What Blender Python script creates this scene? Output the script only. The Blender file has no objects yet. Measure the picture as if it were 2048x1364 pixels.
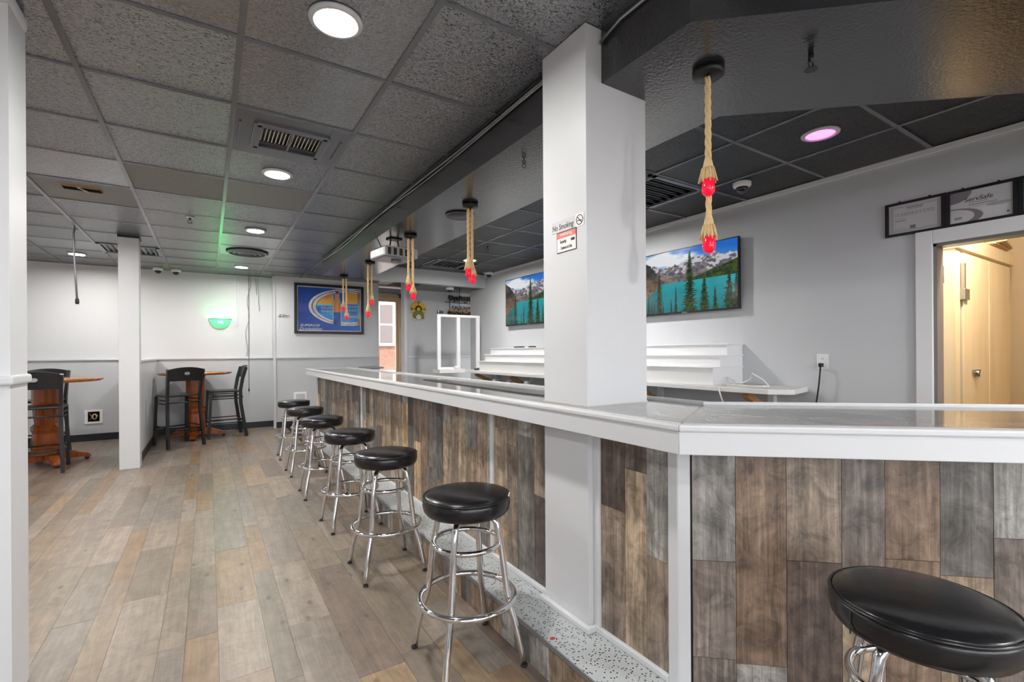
import bpy, math, random
from mathutils import Vector, Matrix
R = random.Random(7)
scene = bpy.context.scene
C = scene.collection
PI = math.pi

# ------------------------------------------------------------------ camera
F = 950.0; U0 = 1024.0; V0 = 704.0; TH = math.radians(32.6); ROLL = math.radians(0.35); H = 1.25
cam = bpy.data.cameras.new('camera'); camo = bpy.data.objects.new('camera', cam); C.objects.link(camo)
cam.sensor_fit = 'HORIZONTAL'; cam.sensor_width = 36.0; cam.lens = 36.0 * F / 2048.0
cam.shift_y = (V0 - 682.0) / 2048.0
cam.clip_start = 0.02; cam.clip_end = 200
camo.location = (0, 0, H)
camo.rotation_euler = (Matrix.Rotation(-TH, 4, 'Z') @ Matrix.Rotation(PI / 2, 4, 'X') @ Matrix.Rotation(-ROLL, 4, 'Z')).to_euler()
scene.camera = camo

# ------------------------------------------------------------------ world, sun, exposure
w = bpy.data.worlds.new('world'); scene.world = w; w.use_nodes = True
bg = w.node_tree.nodes['Background']; bg.inputs[0].default_value = (0.92, 0.96, 1.0, 1); bg.inputs[1].default_value = 4.6
sun = bpy.data.lights.new('sun', 'SUN'); sun.energy = 5.0; sun.angle = math.radians(0.6); sun.color = (1.0, 0.90, 0.78)
suno = bpy.data.objects.new('sun', sun); C.objects.link(suno); suno.rotation_euler = (math.radians(32), 0, math.radians(-25))
vs = scene.view_settings
vs.view_transform = 'Standard'; vs.look = 'None'; vs.gamma = 1.0; vs.use_curve_mapping = False; vs.exposure = 0.47
LED = 335.0            # emission of the ceiling downlights

# ------------------------------------------------------------------ pixel helpers (2048 x 1364)
def ray(u, v):
    a = u - U0; b = v - V0; c, s = math.cos(ROLL), math.sin(ROLL)
    r = (c * a - s * b) / F; d = (s * a + c * b) / F
    return (math.sin(TH) + r * math.cos(TH), math.cos(TH) - r * math.sin(TH), -d)
def onz(u, v, z):
    d = ray(u, v); t = (z - H) / d[2]; return Vector((d[0] * t, d[1] * t, z))
def onx(u, v, x):
    d = ray(u, v); t = x / d[0]; return Vector((x, d[1] * t, H + d[2] * t))
def ony(u, v, y):
    d = ray(u, v); t = y / d[1]; return Vector((d[0] * t, y, H + d[2] * t))
def proj(x, y, z):
    z -= H; fw = x * math.sin(TH) + y * math.cos(TH); r = x * math.cos(TH) - y * math.sin(TH)
    r *= F / fw; d = -z * F / fw; c, s = math.cos(ROLL), math.sin(ROLL)
    return (U0 + c * r + s * d, V0 - s * r + c * d)
def zat(x, y, v):
    lo, hi = -1.0, 4.0
    for _ in range(40):
        m = (lo + hi) / 2
        if proj(x, y, m)[1] > v: lo = m
        else: hi = m
    return m

# ------------------------------------------------------------------ materials
def lin(c):
    return tuple((x / 255.0 / 12.92) if x / 255.0 <= 0.04045 else ((x / 255.0 + 0.055) / 1.055) ** 2.4 for x in c) + (1.0,)
def newmat(name):
    m = bpy.data.materials.new(name); m.use_nodes = True
    nt = m.node_tree; p = nt.nodes['Principled BSDF']
    return m, nt, p
def N(nt, t, **kw):
    n = nt.nodes.new(t)
    for k, v in kw.items(): setattr(n, k, v)
    return n
def mat(name, rgb, rough=0.5, metal=0.0, var=0.06, vscale=6.0, bump=0.0, bscale=60.0, spec=0.5, coat=0.0, emit=None, estr=0.0, trans=0.0):
    """plain painted / plastic / metal surface with a little procedural variation"""
    m, nt, p = newmat(name); L = nt.links
    geo = N(nt, 'ShaderNodeNewGeometry')
    no = N(nt, 'ShaderNodeTexNoise'); no.inputs['Scale'].default_value = vscale; no.inputs['Detail'].default_value = 4
    L.new(geo.outputs['Position'], no.inputs['Vector'])
    mr = N(nt, 'ShaderNodeMapRange'); mr.inputs[3].default_value = 1 - var; mr.inputs[4].default_value = 1 + var
    L.new(no.outputs[0], mr.inputs[0])
    mx = N(nt, 'ShaderNodeVectorMath', operation='SCALE'); mx.inputs[0].default_value = lin(rgb)[:3]
    L.new(mr.outputs[0], mx.inputs['Scale']); L.new(mx.outputs[0], p.inputs['Base Color'])
    p.inputs['Roughness'].default_value = rough; p.inputs['Metallic'].default_value = metal
    p.inputs['Specular IOR Level'].default_value = spec; p.inputs['Coat Weight'].default_value = coat
    p.inputs['Transmission Weight'].default_value = trans
    if bump:
        nb = N(nt, 'ShaderNodeTexNoise'); nb.inputs['Scale'].default_value = bscale; nb.inputs['Detail'].default_value = 3
        L.new(geo.outputs['Position'], nb.inputs['Vector'])
        b = N(nt, 'ShaderNodeBump'); b.inputs['Strength'].default_value = bump; b.inputs['Distance'].default_value = 0.004
        L.new(nb.outputs[0], b.inputs['Height']); L.new(b.outputs[0], p.inputs['Normal'])
    if emit:
        p.inputs['Emission Color'].default_value = lin(emit); p.inputs['Emission Strength'].default_value = estr
    return m
def plank_mat(name, palette, axis, rough=0.45, island=False, cont=1.0):
    """weathered wood boards: a tone per board, grain along axis, saw marks, knots"""
    m, nt, p = newmat(name); L = nt.links
    geo = N(nt, 'ShaderNodeNewGeometry'); oi = N(nt, 'ShaderNodeObjectInfo')
    rnd = geo.outputs['Random Per Island'] if island else oi.outputs['Random']
    off = N(nt, 'ShaderNodeMath', operation='MULTIPLY'); off.inputs[1].default_value = 37.0; L.new(rnd, off.inputs[0])
    cx = N(nt, 'ShaderNodeCombineXYZ')
    for i in range(3): L.new(off.outputs[0], cx.inputs[i])
    ad = N(nt, 'ShaderNodeVectorMath', operation='ADD'); L.new(geo.outputs['Position'], ad.inputs[0]); L.new(cx.outputs[0], ad.inputs[1])
    sc = {'x': (2.2, 55, 55), 'y': (55, 2.2, 55), 'z': (55, 55, 2.2)}[axis]
    sb = {'x': (1.6, 9, 9), 'y': (9, 1.6, 9), 'z': (9, 9, 1.6)}[axis]
    ss = {'x': (120, 5, 5), 'y': (5, 120, 5), 'z': (5, 5, 120)}[axis]
    def nz(s, d, dist=0.0, rg=0.62):
        mp = N(nt, 'ShaderNodeMapping'); mp.inputs['Scale'].default_value = s; L.new(ad.outputs[0], mp.inputs[0])
        n = N(nt, 'ShaderNodeTexNoise'); n.inputs['Scale'].default_value = 1.0; n.inputs['Detail'].default_value = d
        n.inputs['Roughness'].default_value = rg; n.inputs['Distortion'].default_value = dist
        L.new(mp.outputs[0], n.inputs['Vector']); return n.outputs[0]
    fine = nz(sc, 6, 0.9, 0.7); big = nz(sb, 4, 1.6); saw = nz((11, 11, 11), 6, 0.8, 0.72)
    kmp = N(nt, 'ShaderNodeMapping'); kmp.inputs['Scale'].default_value = {'x': (4, 8, 8), 'y': (8, 4, 8), 'z': (8, 8, 4)}[axis]; L.new(ad.outputs[0], kmp.inputs[0])
    kv = N(nt, 'ShaderNodeTexVoronoi'); kv.inputs['Scale'].default_value = 1.0; L.new(kmp.outputs[0], kv.inputs['Vector'])
    ramp = N(nt, 'ShaderNodeValToRGB'); ramp.color_ramp.interpolation = 'CONSTANT'
    cr = ramp.color_ramp
    while len(cr.elements) < len(palette): cr.elements.new(0.5)
    for i, c in enumerate(palette):
        cr.elements[i].position = i / len(palette); cr.elements[i].color = lin(c)
    L.new(rnd, ramp.inputs[0])
    def mrange(o, a, b, lo, hi):
        r = N(nt, 'ShaderNodeMapRange'); r.inputs[1].default_value = a; r.inputs[2].default_value = b
        r.inputs[3].default_value = lo; r.inputs[4].default_value = hi; L.new(o, r.inputs[0]); return r.outputs[0]
    f1 = mrange(fine, 0.3, 0.72, 1 - 0.40 * cont, 1 + 0.26 * cont); f2 = mrange(big, 0.3, 0.7, 1 - 0.30 * cont, 1 + 0.22 * cont); f3 = mrange(saw, 0.36, 0.60, 1 - .34 * cont, 1 + .10 * cont); f4 = mrange(kv.outputs['Distance'], 0.05, 0.13, 0.45, 1.0)
    m1 = N(nt, 'ShaderNodeMath', operation='MULTIPLY'); L.new(f1, m1.inputs[0]); L.new(f2, m1.inputs[1])
    m2 = N(nt, 'ShaderNodeMath', operation='MULTIPLY'); L.new(m1.outputs[0], m2.inputs[0]); L.new(f3, m2.inputs[1])
    m3 = N(nt, 'ShaderNodeMath', operation='MULTIPLY'); L.new(m2.outputs[0], m3.inputs[0]); L.new(f4, m3.inputs[1]); m2 = m3
    mx = N(nt, 'ShaderNodeVectorMath', operation='SCALE'); L.new(ramp.outputs[0], mx.inputs[0]); L.new(m2.outputs[0], mx.inputs['Scale'])
    L.new(mx.outputs[0], p.inputs['Base Color'])
    p.inputs['Roughness'].default_value = rough
    b = N(nt, 'ShaderNodeBump'); b.inputs['Strength'].default_value = 0.25; b.inputs['Distance'].default_value = 0.002
    L.new(fine, b.inputs['Height']); L.new(b.outputs[0], p.inputs['Normal'])
    return m
def tile_mat(name, rgb, rlo, rhi, bump, scale, spec=0.5, fis=0.75, ior=1.5):
    """ceiling tile painted with gloss black: fissured relief, gloss differs from tile to tile"""
    m, nt, p = newmat(name); L = nt.links
    geo = N(nt, 'ShaderNodeNewGeometry'); oi = N(nt, 'ShaderNodeObjectInfo')
    no = N(nt, 'ShaderNodeTexNoise'); no.inputs['Scale'].default_value = scale; no.inputs['Detail'].default_value = 3; no.inputs['Distortion'].default_value = 1.5
    L.new(geo.outputs['Position'], no.inputs['Vector'])
    b = N(nt, 'ShaderNodeBump'); b.inputs['Strength'].default_value = bump; b.inputs['Distance'].default_value = 0.010
    L.new(no.outputs[0], b.inputs['Height']); L.new(b.outputs[0], p.inputs['Normal'])
    mr = N(nt, 'ShaderNodeMapRange'); mr.inputs[3].default_value = rlo; mr.inputs[4].default_value = rhi
    L.new(oi.outputs['Random'], mr.inputs[0]); L.new(mr.outputs[0], p.inputs['Roughness'])
    mp = N(nt, 'ShaderNodeMapping'); mp.inputs['Scale'].default_value = (70, 120, 60); mp.inputs['Rotation'].default_value = (0, 0, 0.5); L.new(geo.outputs['Position'], mp.inputs[0])
    fi = N(nt, 'ShaderNodeTexNoise'); fi.inputs['Scale'].default_value = 1.0; fi.inputs['Detail'].default_value = 2; fi.inputs['Distortion'].default_value = 1.2; L.new(mp.outputs[0], fi.inputs['Vector'])
    fr = N(nt, 'ShaderNodeMapRange'); fr.inputs[1].default_value = 0.36; fr.inputs[2].default_value = 0.47; fr.inputs[3].default_value = 1 - fis; fr.inputs[4].default_value = 1.0; L.new(fi.outputs[0], fr.inputs[0])
    ms = N(nt, 'ShaderNodeVectorMath', operation='SCALE'); ms.inputs[0].default_value = lin(rgb)[:3]; L.new(fr.outputs[0], ms.inputs['Scale']); L.new(ms.outputs[0], p.inputs['Base Color'])
    sm = N(nt, 'ShaderNodeMath', operation='MULTIPLY'); sm.inputs[1].default_value = spec; L.new(fr.outputs[0], sm.inputs[0]); L.new(sm.outputs[0], p.inputs['Specular IOR Level']); p.inputs['IOR'].default_value = ior
    return m
def marble_mat(name):
    m, nt, p = newmat(name); L = nt.links
    geo = N(nt, 'ShaderNodeNewGeometry')
    mp = N(nt, 'ShaderNodeMapping'); mp.inputs['Scale'].default_value = (2.2, 0.9, 1); mp.inputs['Rotation'].default_value = (0, 0, 0.5); L.new(geo.outputs['Position'], mp.inputs[0])
    n1 = N(nt, 'ShaderNodeTexNoise'); n1.inputs['Scale'].default_value = 2.2; n1.inputs['Detail'].default_value = 7; n1.inputs['Distortion'].default_value = 2.2
    L.new(mp.outputs[0], n1.inputs['Vector'])
    r = N(nt, 'ShaderNodeValToRGB'); e = r.color_ramp.elements
    e[0].position = 0.30; e[0].color = lin((84, 83, 83)); e[1].position = 0.49; e[1].color = lin((108, 106, 104))
    for pos, c in ((0.505, (186, 182, 176)), (0.52, (110, 108, 105)), (0.60, (118, 114, 110)), (0.63, (160, 150, 140)), (0.65, (112, 108, 105)), (0.72, (92, 90, 89))):
        x = e.new(pos); x.color = lin(c)
    L.new(n1.outputs[0], r.inputs[0]); L.new(r.outputs[0], p.inputs['Base Color'])
    p.inputs['Roughness'].default_value = 0.09
    return m
def terrazzo_mat(name):
    m, nt, p = newmat(name); L = nt.links
    geo = N(nt, 'ShaderNodeNewGeometry')
    v = N(nt, 'ShaderNodeTexVoronoi'); v.inputs['Scale'].default_value = 95; L.new(geo.outputs['Position'], v.inputs['Vector'])
    sep = N(nt, 'ShaderNodeSeparateColor'); L.new(v.outputs['Color'], sep.inputs[0])
    ds = N(nt, 'ShaderNodeMapRange'); ds.inputs[1].default_value = 0.30; ds.inputs[2].default_value = 0.36; ds.inputs[3].default_value = 1; ds.inputs[4].default_value = 0
    L.new(v.outputs['Distance'], ds.inputs[0])
    gt = N(nt, 'ShaderNodeMath', operation='GREATER_THAN'); gt.inputs[1].default_value = 0.38; L.new(sep.outputs[0], gt.inputs[0])
    mu = N(nt, 'ShaderNodeMath', operation='MULTIPLY'); L.new(ds.outputs[0], mu.inputs[0]); L.new(gt.outputs[0], mu.inputs[1])
    mx = N(nt, 'ShaderNodeMix', data_type='RGBA'); mx.inputs[6].default_value = lin((178, 182, 184)); mx.inputs[7].default_value = lin((46, 48, 54))
    L.new(mu.outputs[0], mx.inputs[0]); L.new(mx.outputs[2], p.inputs['Base Color']); p.inputs['Roughness'].default_value = 0.4
    return m
def brick_mat(name):
    m, nt, p = newmat(name); L = nt.links
    geo = N(nt, 'ShaderNodeNewGeometry'); sp = N(nt, 'ShaderNodeSeparateXYZ'); cb = N(nt, 'ShaderNodeCombineXYZ')
    L.new(geo.outputs['Position'], sp.inputs[0]); L.new(sp.outputs[0], cb.inputs[0]); L.new(sp.outputs[2], cb.inputs[1])
    b = N(nt, 'ShaderNodeTexBrick'); b.inputs['Scale'].default_value = 4.0
    b.inputs['Color1'].default_value = lin((128, 82, 64)); b.inputs['Color2'].default_value = lin((108, 66, 52)); b.inputs['Mortar'].default_value = lin((158, 140, 126))
    L.new(cb.outputs[0], b.inputs['Vector']); L.new(b.outputs[0], p.inputs['Base Color']); p.inputs['Roughness'].default_value = 0.9
    return m
def wood_mat(name, c1, c2, rough=0.35, axis='z', sc=1.0, coat=0.0):
    m, nt, p = newmat(name); L = nt.links
    tc = N(nt, 'ShaderNodeNewGeometry'); mp = N(nt, 'ShaderNodeMapping')
    s = {'x': (2, 26, 26), 'y': (26, 2, 26), 'z': (26, 26, 2)}[axis]; mp.inputs['Scale'].default_value = tuple(q * sc for q in s)
    L.new(tc.outputs['Position'], mp.inputs[0])
    n = N(nt, 'ShaderNodeTexNoise'); n.inputs['Scale'].default_value = 1; n.inputs['Detail'].default_value = 5; n.inputs['Distortion'].default_value = 0.8
    L.new(mp.outputs[0], n.inputs['Vector'])
    r = N(nt, 'ShaderNodeValToRGB'); r.color_ramp.elements[0].position = .3; r.color_ramp.elements[1].position = .7
    r.color_ramp.elements[0].color = lin(c1); r.color_ramp.elements[1].color = lin(c2)
    L.new(n.outputs[0], r.inputs[0]); L.new(r.outputs[0], p.inputs['Base Color']); p.inputs['Roughness'].default_value = rough
    p.inputs['Coat Weight'].default_value = coat
    return m
def print_mat(name, emit=0.0, rough=0.4):
    m, nt, p = newmat(name); a = N(nt, 'ShaderNodeVertexColor', layer_name='Col')
    nt.links.new(a.outputs[0], p.inputs['Base Color']); p.inputs['Roughness'].default_value = rough
    if emit:
        nt.links.remove(p.inputs['Base Color'].links[0]); p.inputs['Base Color'].default_value = (.01, .01, .01, 1)
        nt.links.new(a.outputs[0], p.inputs['Emission Color']); p.inputs['Emission Strength'].default_value = emit
    return m
def glow(name, rgb, s):
    m, nt, p = newmat(name); p.inputs['Base Color'].default_value = lin(rgb)
    p.inputs['Emission Color'].default_value = lin(rgb); p.inputs['Emission Strength'].default_value = s; return m

M = {}
M['white'] = mat('white_paint', (208, 209, 212), 0.38, var=0.02, bump=0.05, bscale=90)
M['wallwhite'] = mat('white_wall_paint', (216, 217, 220), 0.42, var=0.02, vscale=2, bump=0.06, bscale=120)
M['wallgrey'] = mat('grey_wall_paint', (203, 205, 209), 0.45, var=0.02, vscale=2, bump=0.06, bscale=120)
M['wains'] = mat('wainscot_grey', (194, 196, 200), 0.40, var=0.025, vscale=3)
M['walldark'] = mat('grey_wall_paint_cool', (186, 188, 191), 0.5, var=0.02, vscale=2)
M['cream'] = mat('closet_wall_paint', (196, 178, 150), 0.6, var=0.03)
M['cove'] = mat('black_cove_base', (34, 36, 44), 0.35)
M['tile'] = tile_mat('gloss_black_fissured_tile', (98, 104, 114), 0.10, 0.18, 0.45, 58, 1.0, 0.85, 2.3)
M['tile2'] = tile_mat('black_tile_matte', (122, 119, 117), 0.40, 0.48, 0.3, 120, 0.5, 0.2)
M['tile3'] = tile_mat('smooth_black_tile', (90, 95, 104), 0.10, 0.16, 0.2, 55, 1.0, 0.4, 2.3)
M['tileb'] = tile_mat('bar_black_tile', (46, 46, 48), 0.22, 0.42, 0.5, 110, 0.45, 0.7)
M['tee'] = mat('black_grid_tee', (112, 114, 120), 0.2, var=0.1, bump=0.1, bscale=200)
M['soffit'] = mat('gloss_black_soffit', (48, 49, 53), 0.15, var=0.1, vscale=3, bump=0.35, bscale=75, spec=0.8)
M['black'] = mat('black_plastic', (22, 22, 23), 0.4)
M['blackmetal'] = mat('black_powder_coat', (30, 31, 34), 0.35, var=.05)
M['vinyl'] = mat('black_vinyl', (22, 22, 25), 0.24, var=0.1, bump=0.12, bscale=40)
M['chrome'] = mat('chrome', (225, 225, 228), 0.09, 1.0, var=0.02)
M['steel'] = mat('stainless_steel', (170, 172, 175), 0.25, 1.0, var=0.08)
M['galv'] = mat('dark_galvanised_metal', (124, 126, 132), 0.26, 0.8, var=0.15)
M['greymetal'] = mat('grey_metal', (140, 142, 146), 0.4, 0.6)
M['signslat'] = mat('pale_vent_slat', (206, 202, 190), 0.4)
M['darkmat'] = mat('dark_grey_sheet', (58, 58, 60), 0.55)
M['trimw'] = mat('bright_white_gloss', (238, 238, 240), 0.35, var=0.02)
M['hollow_shade'] = mat('painted_hollow_shade', (26, 20, 16), 0.95, spec=0.05)  # shade of a hollow put into the colour of flat sheets
M['rubber'] = mat('rubber', (40, 40, 42), 0.8)
M['marble'] = marble_mat('grey_marble_tile')
M['terrazzo'] = terrazzo_mat('speckled_terrazzo')
M['grout'] = mat('white_grout', (205, 203, 198), 0.7)
PF = [(141, 127, 113), (129, 117, 105), (149, 134, 121), (137, 125, 115), (145, 127, 109), (126, 111, 100), (141, 127, 115), (145, 132, 121), (135, 121, 106), (150, 137, 125), (141, 117, 93), (132, 123, 113), (155, 133, 108)]
M['floor'] = plank_mat('weathered_vinyl_plank', PF, 'y', 0.34, cont=0.62)
M['floor_i'] = plank_mat('weathered_vinyl_plank_joined', PF, 'y', 0.34, island=True, cont=0.62)
PB = [(154, 137, 122), (117, 102, 94), (185, 164, 140), (110, 109, 106), (163, 143, 122), (138, 127, 119), (203, 171, 134), (98, 87, 82), (157, 152, 147), (144, 121, 103), (175, 171, 165), (126, 121, 116)]
M['panel'] = plank_mat('reclaimed_barn_board', PB, 'z', 0.42, cont=1.4)
M['panelback'] = mat('dark_joint', (44, 38, 34), 0.8)
M['oak'] = wood_mat('orange_stained_wood', (132, 62, 20), (176, 92, 36), 0.22, 'z', coat=0.3)
M['oaktop'] = wood_mat('orange_stained_top', (150, 84, 40), (196, 122, 66), 0.2, 'x', coat=0.3)
M['ply'] = wood_mat('pale_plywood', (230, 212, 180), (240, 226, 198), 0.5, 'z', 0.5)
M['timber'] = wood_mat('raw_timber', (176, 122, 70), (206, 156, 100), 0.6, 'z', 0.6)
M['doorwood'] = wood_mat('door_frame_wood', (206, 178, 142), (226, 200, 166), 0.4, 'z', 0.6)
M['rope'] = mat('jute_rope', (232, 200, 150), 0.9, var=0.25, vscale=160, bump=0.6, bscale=320)
M['bulb'] = mat('red_bulb_glass', (225, 14, 50), 0.12, emit=(255, 20, 60), estr=0.35)
M['socket'] = mat('grey_socket', (150, 150, 150), 0.4)
M['led'] = glow('led_white', (255, 252, 246), LED)
M['ledpink'] = glow('led_pink', (255, 100, 225), 3.2)
M['ledgreen'] = glow('green_glow', (110, 224, 160), 0.6)
M['glass_dark'] = mat('dark_dome_glass', (26, 26, 30), 0.05, spec=0.8)
M['screen'] = print_mat('tv_screen_picture', 0.55, 0.15)
M['print'] = print_mat('printed_sheet', 0.0, 0.25)
M['ink'] = mat('black_ink', (24, 24, 26), 0.6)
M['redink'] = mat('red_ink', (206, 70, 66), 0.6)
M['brick'] = brick_mat('outside_brick')
M['asphalt'] = mat('asphalt', (120, 116, 112), 0.9, var=.2)
M['orange'] = mat('cardboard_orange', (206, 134, 60), 0.7)
M['paper'] = mat('crumpled_paper', (206, 196, 180), 0.8)
M['poly'] = mat('clear_plastic_jar', (215, 218, 220), 0.12, trans=0.6)
M['yellow'] = mat('sunflower_yellow', (206, 164, 34), 0.6, var=.2, vscale=60)
M['leaf'] = mat('leaf_green', (96, 112, 44), 0.6, var=.2, vscale=60)
M['brown'] = mat('seed_brown', (62, 36, 18), 0.8)
M['red'] = mat('red_paint', (190, 40, 44), 0.5)
M['winglass'] = mat('window_glass_dark', (96, 84, 80), 0.1)
m_, nt_, p_ = newmat('clear_pane'); M['pane'] = m_
for n_ in list(nt_.nodes):
    if n_.type == 'BSDF_PRINCIPLED': nt_.nodes.remove(n_)
tr_ = N(nt_, 'ShaderNodeBsdfTransparent'); gl_ = N(nt_, 'ShaderNodeBsdfGlossy'); gl_.inputs['Roughness'].default_value = 0.02
mx_ = N(nt_, 'ShaderNodeMixShader'); mx_.inputs[0].default_value = 0.07
nt_.links.new(tr_.outputs[0], mx_.inputs[1]); nt_.links.new(gl_.outputs[0], mx_.inputs[2])
nt_.links.new(mx_.outputs[0], nt_.nodes['Material Output'].inputs[0])

# ------------------------------------------------------------------ mesh builder
class B:
    def __init__(s): s.v = []; s.f = []; s.sm = []
    def add(s, vs, fs, smooth=False):
        o = len(s.v); s.v += [tuple(q) for q in vs]
        for f in fs: s.f.append([i + o for i in f]); s.sm.append(smooth)
        return s
    def box(s, x0, x1, y0, y1, z0, z1):
        return s.add([(x, y, z) for z in (z0, z1) for y in (y0, y1) for x in (x0, x1)],
                     [(0, 2, 3, 1), (4, 5, 7, 6), (0, 1, 5, 4), (2, 6, 7, 3), (0, 4, 6, 2), (1, 3, 7, 5)])
    def prism(s, poly, z0, z1):
        n = len(poly)
        a = sum(poly[i][0] * poly[(i + 1) % n][1] - poly[(i + 1) % n][0] * poly[i][1] for i in range(n))
        if a < 0: poly = poly[::-1]
        return s.add([(p[0], p[1], z0) for p in poly] + [(p[0], p[1], z1) for p in poly],
                     [list(range(n))[::-1], list(range(n, 2 * n))] + [(i, (i + 1) % n, n + (i + 1) % n, n + i) for i in range(n)])
    def obb(s, c, ax, ay, az):
        c, ax, ay, az = map(Vector, (c, ax, ay, az))
        vs = [c + i * ax + j * ay + k * az for k in (-1, 1) for j in (-1, 1) for i in (-1, 1)]
        return s.add(vs, [(0, 2, 3, 1), (4, 5, 7, 6), (0, 1, 5, 4), (2, 6, 7, 3), (0, 4, 6, 2), (1, 3, 7, 5)])
    def bar(s, p, q, wa, wb, up=(0, 0, 1)):
        p, q = Vector(p), Vector(q); d = (q - p); l = d.length; d.normalize(); up = Vector(up)
        if abs(d.dot(up)) > 0.98: up = Vector((1, 0, 0))
        a = d.cross(up).normalized(); b = a.cross(d).normalized()
        return s.obb((p + q) / 2, d * l / 2, a * wa / 2, b * wb / 2)
    def tube(s, pts, r, n=10, closed=False, caps=True):
        pts = [Vector(p) for p in pts]; m = len(pts)
        rr = r if isinstance(r, (list, tuple)) else [r] * m
        rings = []; prev = None
        for i, p in enumerate(pts):
            if closed: t = pts[(i + 1) % m] - pts[i - 1]
            else: t = pts[min(i + 1, m - 1)] - pts[max(i - 1, 0)]
            t.normalize()
            if prev is None:
                up = Vector((0, 0, 1)) if abs(t.z) < 0.9 else Vector((1, 0, 0))
                a = t.cross(up).normalized()
            else:
                a = prev - t * prev.dot(t)
                a = a.normalized() if a.length > 1e-6 else t.orthogonal().normalized()
            prev = a; b = t.cross(a)
            rings.append([p + (a * math.cos(2 * PI * k / n) + b * math.sin(2 * PI * k / n)) * rr[i] for k in range(n)])
        vs = [q for rg in rings for q in rg]; fs = []
        for i in range(m if closed else m - 1):
            j = (i + 1) % m
            for k in range(n): fs.append((i * n + k, i * n + (k + 1) % n, j * n + (k + 1) % n, j * n + k))
        s.add(vs, fs, True)
        if caps and not closed:
            o = len(s.v) - m * n
            s.f.append([o + k for k in range(n)][::-1]); s.sm.append(False)
            s.f.append([o + (m - 1) * n + k for k in range(n)]); s.sm.append(False)
        return s
    def lathe(s, prof, n=28, c=(0, 0, 0), smooth=True):
        m = len(prof); vs = [(c[0] + r * math.cos(2 * PI * k / n), c[1] + r * math.sin(2 * PI * k / n), c[2] + z) for r, z in prof for k in range(n)]
        fs = [(i * n + k, i * n + (k + 1) % n, (i + 1) * n + (k + 1) % n, (i + 1) * n + k) for i in range(m - 1) for k in range(n)]
        s.add(vs, fs, smooth); o = len(s.v) - m * n
        if prof[0][0] > 1e-5: s.f.append([o + k for k in range(n)][::-1]); s.sm.append(False)
        if prof[-1][0] > 1e-5: s.f.append([o + (m - 1) * n + k for k in range(n)]); s.sm.append(False)
        return s
    def ring(s, r, rt, z, n=36, k=10, c=(0, 0)):
        return s.tube([(c[0] + r * math.cos(2 * PI * i / n), c[1] + r * math.sin(2 * PI * i / n), z) for i in range(n)], rt, k, True)
    def mesh(s, name, m):
        me = bpy.data.meshes.new(name); me.from_pydata(s.v, [], s.f); me.polygons.foreach_set('use_smooth', s.sm)
        me.materials.append(m); me.update(); return me
    def build(s, name, m, parent=None, loc=None):
        me = s.mesh(name, m); o = bpy.data.objects.new(name, me); C.objects.link(o)
        if parent is not None: o.parent = parent
        if loc is not None: o.location = loc
        return o
def bev(o, wd=0.004, seg=2):
    md = o.modifiers.new('bevel', 'BEVEL'); md.width = wd; md.segments = seg; md.limit_method = 'ANGLE'; md.angle_limit = math.radians(40); return o
def empty(name, loc=(0, 0, 0), rz=0.0):
    o = bpy.data.objects.new(name, None); C.objects.link(o); o.location = loc; o.rotation_euler = (0, 0, rz); o.empty_display_size = 0.1; return o
def tag(o, label, cat, group=None):
    o['label'] = label; o['category'] = cat
    if group: o['group'] = group
    return o
def struct(o): o['kind'] = 'structure'; return o
def inst(name, me, parent, loc, scale=(1, 1, 1), rz=0.0):
    o = bpy.data.objects.new(name, me); C.objects.link(o); o.parent = parent; o.location = loc; o.scale = scale; o.rotation_euler = (0, 0, rz); return o
def copy_tree(o, parent=None):
    c = o.copy(); C.objects.link(c); c.parent = parent
    for ch in list(o.children): copy_tree(ch, c)
    return c
def text_mesh(name, body, size, m, parent, loc, rot, align='CENTER', shear=0.0, depth=0.0006, sx=1.0):
    cu = bpy.data.curves.new(name, 'FONT'); cu.body = body; cu.size = size; cu.align_x = align; cu.align_y = 'CENTER'; cu.shear = shear; cu.extrude = depth; cu.resolution_u = 3
    t = bpy.data.objects.new(name + '_curve', cu); C.objects.link(t)
    me = bpy.data.meshes.new_from_object(t.evaluated_get(bpy.context.evaluated_depsgraph_get())); bpy.data.objects.remove(t); bpy.data.curves.remove(cu)
    me.materials.clear(); me.materials.append(m); me.name = name
    o = bpy.data.objects.new(name, me); C.objects.link(o); o.parent = parent; o.location = loc; o.rotation_euler = rot; o.scale = (sx, 1, 1); return o
def painted(name, nx, ny, fn, m, corner):
    """flat sheet of coloured print: corner(s,t) -> point, fn(s,t) -> srgb; s right, t up"""
    vs = [corner(i / nx, j / ny) for j in range(ny + 1) for i in range(nx + 1)]
    fs = [(j * (nx + 1) + i, j * (nx + 1) + i + 1, (j + 1) * (nx + 1) + i + 1, (j + 1) * (nx + 1) + i) for j in range(ny) for i in range(nx)]
    me = bpy.data.meshes.new(name); me.from_pydata(vs, [], fs); me.materials.append(m)
    ca = me.color_attributes.new('Col', 'FLOAT_COLOR', 'POINT'); buf = []
    for j in range(ny + 1):
        for i in range(nx + 1): buf += lin(fn(i / nx, j / ny))
    ca.data.foreach_set('color', buf); return me

# ================================================================== THE SETTING
ZC = 2.55; ZS = 2.335; XW = 3.95; YF = 9.10; YP = 8.85; YN = 7.85
XL = -3.2; YB = -2.7
unit = B().box(-.5, .5, -.5, .5, -.5, .5)

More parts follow.
